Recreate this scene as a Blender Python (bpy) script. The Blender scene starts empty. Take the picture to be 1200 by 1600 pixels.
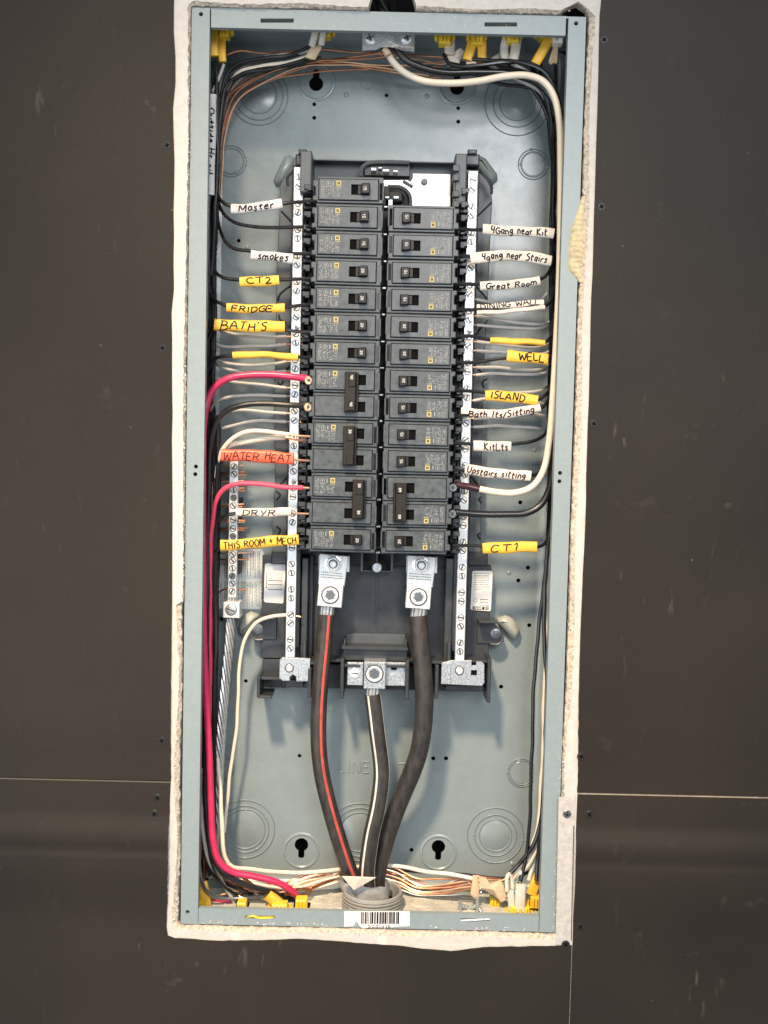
import bpy, bmesh, math, random
from mathutils import Vector, Matrix, Euler
from mathutils.geometry import delaunay_2d_cdt
R_ = math.radians
SC = bpy.context.scene
COL = SC.collection
random.seed(7)

# ------------------------------------------------------------------ camera
CAM_LOC = Vector((0.00535782, -0.98899612, 0.0284009))
CAM_ROT = Euler((1.51331079, -0.02296971, 0.00067457), 'XYZ')
FPX = 1650.0
cd = bpy.data.cameras.new('camera'); cam = bpy.data.objects.new('camera', cd); COL.objects.link(cam)
cam.location = CAM_LOC; cam.rotation_euler = CAM_ROT
cd.sensor_fit = 'VERTICAL'; cd.sensor_height = 36.0; cd.lens = FPX / 1600.0 * 36.0
cd.clip_start = 0.01; cd.clip_end = 50.0
SC.camera = cam
# ------------------------------------------------------------------ light (ceiling downlight plus two added fills)
W = bpy.data.worlds.new('World'); SC.world = W; W.use_nodes = True
bg = W.node_tree.nodes['Background']; bg.inputs[0].default_value = (0.90, 0.95, 1.0, 1); bg.inputs[1].default_value = 0.55
def area(name, loc, target, size, power, col):
    l = bpy.data.lights.new(name, 'AREA'); l.shape = 'DISK'; l.size = size; l.energy = power; l.color = col
    o = bpy.data.objects.new(name, l); COL.objects.link(o); o.location = loc
    o.rotation_euler = (Vector(target) - Vector(loc)).to_track_quat('-Z', 'Y').to_euler(); return o
def downlight(name, loc, target, power, col, cone, soft):
    l = bpy.data.lights.new(name, 'SPOT'); l.energy = power; l.color = col; l.spot_size = R_(cone); l.spot_blend = 1.0; l.shadow_soft_size = soft
    o = bpy.data.objects.new(name, l); COL.objects.link(o); o.location = loc
    o.rotation_euler = (Vector(target) - Vector(loc)).to_track_quat('-Z', 'Y').to_euler(); return o
downlight('ceiling_downlight', (-0.40, -1.25, 1.45), (0, 0, -0.56), 385, (1.0, 0.77, 0.52), 43, 0.10)
area('room_fill', (0.5, -2.4, 0.9), (0, 0, 0.05), 1.0, 40, (0.98, 0.98, 1.0))  # soft frontal fill, added to open up the shadows
area('low_fill', (-1.1, -2.2, -0.45), (0, 0, 0.1), 1.2, 16, (0.82, 0.91, 1.0))  # added low cool fill, lifts shadows and the underside of the top wall
SC.view_settings.view_transform = 'Standard'; SC.view_settings.look = 'None'
SC.view_settings.exposure = 0.06; SC.view_settings.gamma = 1.0

# ------------------------------------------------------------------ measuring: photograph pixel + depth (mm behind the wall face) -> mm
_CM = CAM_ROT.to_matrix()
def P(x, y, d=0.0):
    v = _CM @ Vector(((x - 600) / FPX, -(y - 800) / FPX, -1.0))
    t = (d / 1000 - CAM_LOC.y) / v.y
    q = CAM_LOC + v * t
    return Vector((q.x * 1000, d, q.z * 1000))

# ------------------------------------------------------------------ materials
MAT = {}
def mat(name, col, rough=0.5, metal=0.0, var=0.0, vscale=300.0, bump=0.0, bscale=1500.0, col2=None, spec=None, coat=0.0, stretch=None, rvar=0.0):
    m = bpy.data.materials.new(name); m.use_nodes = True; nt = m.node_tree; b = nt.nodes['Principled BSDF']
    b.inputs['Base Color'].default_value = (*col, 1); b.inputs['Roughness'].default_value = rough; b.inputs['Metallic'].default_value = metal
    if spec is not None: b.inputs['Specular IOR Level'].default_value = spec
    if coat: b.inputs['Coat Weight'].default_value = coat
    if var or bump or col2 or rvar:
        tc = nt.nodes.new('ShaderNodeNewGeometry'); mp = nt.nodes.new('ShaderNodeMapping'); nt.links.new(tc.outputs['Position'], mp.inputs[0])
        if stretch: mp.inputs['Scale'].default_value = stretch
    if var or col2 or rvar:
        n = nt.nodes.new('ShaderNodeTexNoise'); n.inputs['Scale'].default_value = vscale; n.inputs['Detail'].default_value = 6; n.inputs['Roughness'].default_value = 0.65
        nt.links.new(mp.outputs[0], n.inputs['Vector'])
    if var or col2:
        r = nt.nodes.new('ShaderNodeValToRGB'); r.color_ramp.elements[0].position = 0.32; r.color_ramp.elements[1].position = 0.7
        a = col; c = col2 if col2 else tuple(min(1, x * (1 + var)) for x in col)
        if not col2: a = tuple(x * (1 - var) for x in col)
        r.color_ramp.elements[0].color = (*a, 1); r.color_ramp.elements[1].color = (*c, 1)
        nt.links.new(n.outputs[0], r.inputs[0]); nt.links.new(r.outputs[0], b.inputs['Base Color'])
    if rvar:
        q = nt.nodes.new('ShaderNodeMapRange'); q.inputs[1].default_value = .3; q.inputs[2].default_value = .7
        q.inputs[3].default_value = max(.05, rough - rvar); q.inputs[4].default_value = min(1, rough + rvar)
        nt.links.new(n.outputs[0], q.inputs[0]); nt.links.new(q.outputs[0], b.inputs['Roughness'])
    if bump:
        n2 = nt.nodes.new('ShaderNodeTexNoise'); n2.inputs['Scale'].default_value = bscale; n2.inputs['Detail'].default_value = 3
        nt.links.new(mp.outputs[0], n2.inputs['Vector'])
        bp = nt.nodes.new('ShaderNodeBump'); bp.inputs['Strength'].default_value = bump; bp.inputs['Distance'].default_value = 0.0006
        nt.links.new(n2.outputs[0], bp.inputs['Height']); nt.links.new(bp.outputs[0], b.inputs['Normal'])
    MAT[name] = m; return m
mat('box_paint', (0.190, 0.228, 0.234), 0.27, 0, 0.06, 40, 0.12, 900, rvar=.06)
mat('lip_paint', (0.205, 0.248, 0.255), 0.42, 0, 0.05, 160, 0.15, 900)
mat('top_paint_lit', (0.23, 0.27, 0.30), 0.26, 0, 0.06, 40, 0.1, 900)  # box paint made lighter and bluer: cool light painted onto the top wall
mat('breaker_plastic', (0.050, 0.060, 0.066), 0.38, 0, 0.22, 220, 0.10, 2500, rvar=.1)
mat('face_plastic', (0.056, 0.066, 0.072), 0.36, 0, 0.30, 160, 0.08, 2500, rvar=.1)
mat('base_plastic', (0.027, 0.031, 0.036), 0.40, 0, 0.15, 90, 0.06, 1200, rvar=.08)
mat('wing_plastic', (0.060, 0.072, 0.080), 0.45, 0, 0.12, 90, 0.06, 1200)
mat('black', (0.006, 0.006, 0.006), 0.6)
mat('slot_dark', (0.008, 0.005, 0.004), 0.5, spec=.2)
mat('toggle', (0.008, 0.007, 0.0065), 0.4, 0, .3, 400, spec=.35)
mat('tie_brown', (0.011, 0.008, 0.006), 0.5, 0, .3, 400, .2, 1800, spec=.3)
mat('void', (0.003, 0.003, 0.003), 0.9, spec=0.1)
mat('print_white', (0.50, 0.50, 0.47), 0.6)
mat('print_faint', (0.27, 0.275, 0.265), 0.6)
mat('print_yellow', (0.40, 0.33, 0.12), 0.6)
mat('ink', (0.008, 0.007, 0.010), 0.6, spec=.15)
mat('ink_brown', (0.040, 0.010, 0.010), 0.6, spec=.15)
mat('tin', (0.66, 0.68, 0.68), 0.40, 0.5, 0.06, 500, 0.05, 2000, rvar=.08)
mat('zinc', (0.46, 0.49, 0.51), 0.38, 0.7, 0.4, 600, 0.10, 1500, rvar=.12)
mat('zinc_bright', (0.88, 0.92, 0.96), 0.24, 0.6, 0.2, 300, rvar=.08)
mat('alu', (0.50, 0.50, 0.49), 0.36, 0.8, .25, 400)
mat('alu_light', (0.80, 0.80, 0.76), 0.45, 0.55, .1, 400)
mat('screw_dark', (0.10, 0.10, 0.10), 0.45, 0.6)
mat('steel_dark', (0.20, 0.21, 0.22), 0.35, 0.85, .2, 500)
mat('copper', (0.48, 0.215, 0.12), 0.28, 0.9, .35, 60, stretch=(1, 1, 1))
mat('copper_pale', (0.66, 0.42, 0.28), 0.30, 0.8, .2, 60)
mat('brass', (0.80, 0.58, 0.36), 0.3, 0.8, .2, 500)
mat('wire_black', (0.010, 0.010, 0.011), 0.28, 0, .3, 60, rvar=.08)
mat('wire_grey', (0.40, 0.385, 0.36), 0.38, 0, .12, 50)
mat('wire_white', (0.62, 0.59, 0.54), 0.36, 0, .08, 50)
mat('wire_cream', (0.66, 0.58, 0.46), 0.36, 0, .06, 50)
mat('wire_red', (0.50, 0.024, 0.085), 0.33, 0, .15, 60)
mat('wire_pink', (0.66, 0.06, 0.12), 0.36, 0, .12, 60)
mat('cable_black', (0.030, 0.0255, 0.022), 0.45, 0, .5, 180, .2, 1400, rvar=.15, stretch=(1, 1, .35))
mat('stripe_red', (0.42, 0.06, 0.042), 0.5, 0, .25, 120)
mat('stripe_white', (0.55, 0.53, 0.47), 0.5, 0, .2, 120)
mat('jacket_yellow', (0.72, 0.41, 0.035), 0.42, 0, .12, 90, .1, 500)
mat('jacket_white', (0.57, 0.52, 0.45), 0.45, 0, .16, 110, .1, 500)
mat('jacket_lilac', (0.50, 0.48, 0.47), 0.45, 0, .08, 90, .1, 500)
mat('jacket_orange', (0.72, 0.11, 0.05), 0.45, 0, .10, 90, .1, 500)
mat('clip_yellow', (0.74, 0.50, 0.03), 0.35, 0, .15, 200)
mat('clip_white', (0.78, 0.75, 0.70), 0.3)
mat('paper_kraft', (0.52, 0.40, 0.26), 0.75, 0, .15, 150, .3, 300)
mat('paper_tape', (0.66, 0.58, 0.47), 0.7, 0, .1, 150, .3, 300)
mat('grey_tape', (0.34, 0.33, 0.32), 0.5, 0, .2, 150, .4, 250)
mat('bushing', (0.25, 0.245, 0.23), 0.5, 0, .15, 200)
mat('tape_maroon', (0.035, 0.008, 0.010), 0.3)
mat('sticker', (0.66, 0.65, 0.62), 0.35, 0, .04, 60)
mat('sticker_grey', (0.50, 0.53, 0.52), 0.3, 0, .06, 60)
mat('print_grey', (0.10, 0.11, 0.11), 0.6)
mat('dust', (0.50, 0.46, 0.38), 0.85, 0, .2, 120, .5, 400, col2=(0.30, 0.31, 0.28))
mat('foam', (0.42, 0.35, 0.20), 0.5, 0, .25, 160, .6, 500)
mat('gypsum', (0.43, 0.37, 0.30), 0.95, 0, .45, 330, 1.0, 700)
mat('crumb', (0.56, 0.52, 0.46), 0.95, 0, .15, 300)
mat('screw_black', (0.014, 0.014, 0.014), 0.45, 0.0, spec=.3)
mat('mat_boss', (0.30, 0.31, 0.27), 0.42)

def wall_material():
    # dark painted board: leathery roller texture with pale scuffs
    m = bpy.data.materials.new('dark_paint'); m.use_nodes = True; nt = m.node_tree; b = nt.nodes['Principled BSDF']
    L = nt.links.new; N = nt.nodes.new
    g = N('ShaderNodeNewGeometry')
    n = N('ShaderNodeTexNoise'); n.inputs['Scale'].default_value = 3.0; n.inputs['Detail'].default_value = 5; L(g.outputs['Position'], n.inputs['Vector'])
    r = N('ShaderNodeValToRGB'); r.color_ramp.elements[0].color = (0.0165, 0.0138, 0.0112, 1); r.color_ramp.elements[1].color = (0.0265, 0.0212, 0.0163, 1)
    r.color_ramp.elements[0].position = .35; r.color_ramp.elements[1].position = .7
    L(n.outputs[0], r.inputs[0])
    # scuffs: thin streaks where a stretched noise peaks, inside sparse patches
    mp = N('ShaderNodeMapping'); mp.inputs['Rotation'].default_value = (0, .35, 0); mp.inputs['Scale'].default_value = (70, 1, 16); L(g.outputs['Position'], mp.inputs[0])
    s = N('ShaderNodeTexNoise'); s.inputs['Scale'].default_value = 1.6; s.inputs['Detail'].default_value = 4; L(mp.outputs[0], s.inputs['Vector'])
    sr = N('ShaderNodeMapRange'); sr.inputs[1].default_value = .62; sr.inputs[2].default_value = .78; L(s.outputs[0], sr.inputs[0])
    s2 = N('ShaderNodeTexNoise'); s2.inputs['Scale'].default_value = 14; s2.inputs['Detail'].default_value = 3; L(g.outputs['Position'], s2.inputs['Vector'])
    sr2 = N('ShaderNodeMapRange'); sr2.inputs[1].default_value = .52; sr2.inputs[2].default_value = .70; L(s2.outputs[0], sr2.inputs[0])
    mu = N('ShaderNodeMath'); mu.operation = 'MULTIPLY'; L(sr.outputs[0], mu.inputs[0]); L(sr2.outputs[0], mu.inputs[1])
    # smudges: soft chalky blotches
    s3 = N('ShaderNodeTexNoise'); s3.inputs['Scale'].default_value = 22; s3.inputs['Detail'].default_value = 8; s3.inputs['Roughness'].default_value = .7; L(g.outputs['Position'], s3.inputs['Vector'])
    sr3 = N('ShaderNodeMapRange'); sr3.inputs[1].default_value = .61; sr3.inputs[2].default_value = .80; sr3.inputs[4].default_value = .5; L(s3.outputs[0], sr3.inputs[0])
    # specks
    v = N('ShaderNodeTexVoronoi'); v.inputs['Scale'].default_value = 21; L(g.outputs['Position'], v.inputs['Vector'])
    vr = N('ShaderNodeMapRange'); vr.inputs[1].default_value = .026; vr.inputs[2].default_value = .016; L(v.outputs[0], vr.inputs[0])
    ad = N('ShaderNodeMath'); ad.operation = 'MAXIMUM'; L(mu.outputs[0], ad.inputs[0]); L(sr3.outputs[0], ad.inputs[1])
    ad2 = N('ShaderNodeMath'); ad2.operation = 'MAXIMUM'; L(ad.outputs[0], ad2.inputs[0]); L(vr.outputs[0], ad2.inputs[1])
    gt = N('ShaderNodeTexNoise'); gt.inputs['Scale'].default_value = 4.2; gt.inputs['Detail'].default_value = 2; L(g.outputs['Position'], gt.inputs['Vector'])
    gr = N('ShaderNodeMapRange'); gr.inputs[1].default_value = .48; gr.inputs[2].default_value = .66; gr.inputs[3].default_value = .10; gr.inputs[4].default_value = .50; L(gt.outputs[0], gr.inputs[0])
    k = N('ShaderNodeMath'); k.operation = 'MULTIPLY'; L(gr.outputs[0], k.inputs[1]); L(ad2.outputs[0], k.inputs[0])
    mx = N('ShaderNodeMixRGB'); mx.inputs[2].default_value = (0.30, 0.27, 0.23, 1); L(k.outputs[0], mx.inputs[0]); L(r.outputs[0], mx.inputs[1])
    L(mx.outputs[0], b.inputs['Base Color'])
    b.inputs['Roughness'].default_value = .5; b.inputs['Specular IOR Level'].default_value = .15
    n2 = N('ShaderNodeTexNoise'); n2.inputs['Scale'].default_value = 820; n2.inputs['Detail'].default_value = 5; L(g.outputs['Position'], n2.inputs['Vector'])
    bp = N('ShaderNodeBump'); bp.inputs['Strength'].default_value = .36; bp.inputs['Distance'].default_value = .0006; L(n2.outputs[0], bp.inputs['Height'])
    n3 = N('ShaderNodeTexNoise'); n3.inputs['Scale'].default_value = 9; n3.inputs['Detail'].default_value = 2; L(g.outputs['Position'], n3.inputs['Vector'])
    bp2 = N('ShaderNodeBump'); bp2.inputs['Strength'].default_value = .25; bp2.inputs['Distance'].default_value = .004; L(n3.outputs[0], bp2.inputs['Height']); L(bp.outputs[0], bp2.inputs['Normal'])
    L(bp2.outputs[0], b.inputs['Normal'])
    MAT['dark_paint'] = m
wall_material()
mat('drywall_grey', (0.40, 0.38, 0.35), 0.85, 0, .18, 160, .4, 400)
mat('edge_dark', (0.045, 0.040, 0.034), 0.6)
mat('edge_paper_lit', (0.20, 0.17, 0.135), 0.7, 0, .4, 40)  # board edge paled to paint the light caught along the right seam
mat('drywall_paper', (0.47, 0.44, 0.40), 0.8, 0, .10, 120, .35, 500)

# ------------------------------------------------------------------ mesh building (all in mm)
ORG = {}     # world origin (mm) of every object built
def vadd(a, b): return (a[0] + b[0], a[1] + b[1], a[2] + b[2])
class MB:
    def __init__(s): s.v = []; s.f = []; s.m = []
    def face(s, idx, mi=0): s.f.append(tuple(idx)); s.m.append(mi)
    def box(s, x0, x1, y0, y1, z0, z1, c=0.0, mi=0):
        b = len(s.v)
        for y in (y1, y0 + c): s.v += [(x0, y, z0), (x1, y, z0), (x1, y, z1), (x0, y, z1)]
        for q in ((0, 1, 5, 4), (1, 2, 6, 5), (2, 3, 7, 6), (3, 0, 4, 7)): s.face([b + i for i in q], mi)
        s.face([b + 3, b + 2, b + 1, b], mi)
        if c > 0:
            s.v += [(x0 + c, y0, z0 + c), (x1 - c, y0, z0 + c), (x1 - c, y0, z1 - c), (x0 + c, y0, z1 - c)]
            for q in ((4, 5, 9, 8), (5, 6, 10, 9), (6, 7, 11, 10), (7, 4, 8, 11), (8, 9, 10, 11)): s.face([b + i for i in q], mi)
        else: s.face([b + 4, b + 5, b + 6, b + 7], mi)
        return s
    def prism(s, poly, y0, y1, c=0.0, mi=0, mif=None):
        n = len(poly); ar = sum(poly[i][0] * poly[(i + 1) % n][1] - poly[(i + 1) % n][0] * poly[i][1] for i in range(n))
        if ar < 0: poly = poly[::-1]
        b = len(s.v)
        rings = [(poly, y1), (poly, y0 + c)]
        if c > 0: rings.append((inset(poly, c), y0))
        for pl, y in rings: s.v += [(p[0], y, p[1]) for p in pl]
        for k in range(len(rings) - 1):
            for i in range(n):
                j = (i + 1) % n; s.face([b + k * n + i, b + k * n + j, b + (k + 1) * n + j, b + (k + 1) * n + i], mi)
        t = len(rings) - 1
        s.face([b + t * n + i for i in range(n)], mi if mif is None else mif); s.face([b + i for i in range(n)][::-1], mi)
        return s
    def obox(s, c, ax, ay, az, mi=0):
        # oriented box: centre and three half-axis vectors
        b = len(s.v); c = Vector(c)
        for i in (-1, 1):
            for j in (-1, 1):
                for k in (-1, 1): s.v.append(tuple(c + ax * i + ay * j + az * k))
        for q in ((0, 1, 3, 2), (4, 6, 7, 5), (0, 4, 5, 1), (2, 3, 7, 6), (0, 2, 6, 4), (1, 5, 7, 3)): s.face([b + i for i in q], mi)
        return s
    def lathe(s, c, prof, n=20, axis='y', mi=0, cap0=True, cap1=True, a0=0):
        # prof: list of (r, h); h along -y (towards viewer) for 'y', +z for 'z', +x for 'x'
        b = len(s.v)
        for r, h in prof:
            for i in range(n):
                a = a0 + 2 * math.pi * i / n; u, w = r * math.cos(a), r * math.sin(a)
                s.v.append((c[0] + u, c[1] - h, c[2] + w) if axis == 'y' else (c[0] + u, c[1] + w, c[2] + h) if axis == 'z' else (c[0] + h, c[1] + u, c[2] + w))
        for k in range(len(prof) - 1):
            for i in range(n):
                j = (i + 1) % n; s.face([b + k * n + i, b + k * n + j, b + (k + 1) * n + j, b + (k + 1) * n + i], mi)
        if cap0: s.face([b + i for i in range(n)][::-1], mi)
        if cap1: s.face([b + (len(prof) - 1) * n + i for i in range(n)], mi)
        return s
    def tube(s, pts, r, n=8, mi=0, caps=True):
        s.sweep(pts, [[(math.cos(2 * math.pi * i / n), math.sin(2 * math.pi * i / n)) for i in range(n)]], r, r, mi, caps); return s
    def sweep(s, pts, shapes, ru, rv, mi=0, caps=True, flat=False):
        sh = shapes[0]; n = len(sh); b = len(s.v); N = len(pts); pts = [Vector(p) for p in pts]; u = None
        for k in range(N):
            t = (pts[min(k + 1, N - 1)] - pts[max(k - 1, 0)]).normalized()
            if flat:                                   # u stays in the wall plane, v faces the viewer
                u = Vector((-t.z, 0, t.x)); u = u.normalized() if u.length > 1e-6 else Vector((1, 0, 0)); v = t.cross(u).normalized()
            else:
                if u is None:
                    u = Vector((0, 1, 0)) if abs(t.y) < .9 else Vector((1, 0, 0))
                u = (u - t * u.dot(t)).normalized(); v = t.cross(u)
            a = ru[k] if isinstance(ru, (list, tuple)) else ru; c = rv[k] if isinstance(rv, (list, tuple)) else rv
            for x, y in sh: s.v.append(tuple(pts[k] + u * (x * a) + v * (y * c)))
        for k in range(N - 1):
            for i in range(n):
                j = (i + 1) % n; s.face([b + k * n + i, b + k * n + j, b + (k + 1) * n + j, b + (k + 1) * n + i], mi)
        if caps: s.face([b + i for i in range(n)][::-1], mi); s.face([b + (N - 1) * n + i for i in range(n)], mi)
    def quad(s, a, b_, c, d, mi=0):
        b = len(s.v); s.v += [tuple(a), tuple(b_), tuple(c), tuple(d)]; s.face((b, b + 1, b + 2, b + 3), mi); return s
    def mesh(s, name, mats, org=(0, 0, 0), smooth=35):
        me = bpy.data.meshes.new(name)
        me.from_pydata([((x - org[0]) * .001, (y - org[1]) * .001, (z - org[2]) * .001) for x, y, z in s.v], [], s.f)
        for m in (mats if isinstance(mats, (list, tuple)) else [mats]): me.materials.append(MAT[m])
        if any(s.m): me.polygons.foreach_set('material_index', s.m)
        bm = bmesh.new(); bm.from_mesh(me); bmesh.ops.recalc_face_normals(bm, faces=bm.faces); bm.to_mesh(me); bm.free()
        if smooth:
            me.polygons.foreach_set('use_smooth', [True] * len(me.polygons)); me.set_sharp_from_angle(angle=R_(smooth))
        return me
    def build(s, name, mats, parent=None, smooth=35, label=None):
        xs, ys, zs = zip(*s.v); org = ((min(xs) + max(xs)) / 2, (min(ys) + max(ys)) / 2, (min(zs) + max(zs)) / 2)
        me = s.mesh(name, mats, org, smooth); return link(name, me, org, parent, label)
def inset(poly, c):
    n = len(poly); out = []
    for i in range(n):
        p0, p1, p2 = poly[i - 1], poly[i], poly[(i + 1) % n]
        a = Vector((p1[0] - p0[0], p1[1] - p0[1])); b = Vector((p2[0] - p1[0], p2[1] - p1[1]))
        if a.length < 1e-6 or b.length < 1e-6: out.append(p1); continue
        a.normalize(); b.normalize(); na = Vector((-a.y, a.x)); nb = Vector((-b.y, b.x)); m = na + nb
        if m.length < 1e-4: out.append(p1); continue
        m.normalize(); k = c / max(.5, m.dot(na)); out.append((p1[0] + m.x * k, p1[1] + m.y * k))
    return out
def link(name, data, org, parent=None, label=None):
    o = bpy.data.objects.new(name, data); COL.objects.link(o); ORG[o] = Vector(org)
    if parent is not None:
        o.parent = parent; o.location = (Vector(org) - ORG[parent]) * .001
    else: o.location = Vector(org) * .001
    if label: o['label'] = label
    return o
def thing(name, org, label, cat, group=None):
    o = link(name, None, org); o.empty_display_size = .01; return tag(o, label, cat, group)
def tag(o, label, cat, group=None):
    o['label'] = label; o['category'] = cat
    if group: o['group'] = group
    return o
def structure(o): o['kind'] = 'structure'; return o
CACHE = {}
def inst(name, key, fn, mats, parent, org, smooth=35, rot=None, local=False):
    """an object at org (mm) whose mesh is built once per key around its own origin"""
    if key not in CACHE: CACHE[key] = fn().mesh(name, mats, (0, 0, 0), smooth)
    o = bpy.data.objects.new(name, CACHE[key]); COL.objects.link(o); o.parent = parent
    if local: o.location = Vector(org) * .001; ORG[o] = Vector(org)
    else:
        ORG[o] = Vector(org); o.location = (Vector(org) - (ORG[parent] if parent else Vector((0, 0, 0)))) * .001
    if rot is not None: o.rotation_euler = rot
    return o
def spline(pts, step=4.0):
    pts = [Vector(p) for p in pts]
    if len(pts) == 2: pts = [pts[0], (pts[0] + pts[1]) / 2, pts[1]]
    q = [pts[0] * 2 - pts[1]] + pts + [pts[-1] * 2 - pts[-2]]; out = []
    for i in range(1, len(q) - 2):
        p0, p1, p2, p3 = q[i - 1], q[i], q[i + 1], q[i + 2]
        n = max(2, int((p2 - p1).length / step))
        d01 = max((p1 - p0).length ** .5, 1e-3); d12 = max((p2 - p1).length ** .5, 1e-3); d23 = max((p3 - p2).length ** .5, 1e-3)
        m1 = ((p1 - p0) / d01 - (p2 - p0) / (d01 + d12) + (p2 - p1) / d12) * d12
        m2 = ((p2 - p1) / d12 - (p3 - p1) / (d12 + d23) + (p3 - p2) / d23) * d12
        for k in range(n):
            t = k / n; h = 2 * t ** 3 - 3 * t ** 2
            out.append(p1 * (h + 1) + m1 * (t ** 3 - 2 * t ** 2 + t) + p2 * (-h) + m2 * (t ** 3 - t ** 2))
    out.append(pts[-1]); return out
def PP(pts, d=None): return [P(p[0], p[1], p[2] if len(p) > 2 else d) for p in pts]
def circ(cx, cz, r, n=16, a0=0): return [(cx + r * math.cos(a0 + 2 * math.pi * i / n), cz + r * math.sin(a0 + 2 * math.pi * i / n)) for i in range(n)]
def rrect(x0, x1, z0, z1, r, n=4):
    out = []
    for cx, cz, a in ((x1 - r, z1 - r, 0), (x0 + r, z1 - r, 90), (x0 + r, z0 + r, 180), (x1 - r, z0 + r, 270)):
        out += [(cx + r * math.cos(R_(a + 90 * i / n)), cz + r * math.sin(R_(a + 90 * i / n))) for i in range(n + 1)]
    return out
def pxz(pts, d): return [(P(x, y, d).x, P(x, y, d).z) for x, y in pts]
def rng(seed): return random.Random(seed)

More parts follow.
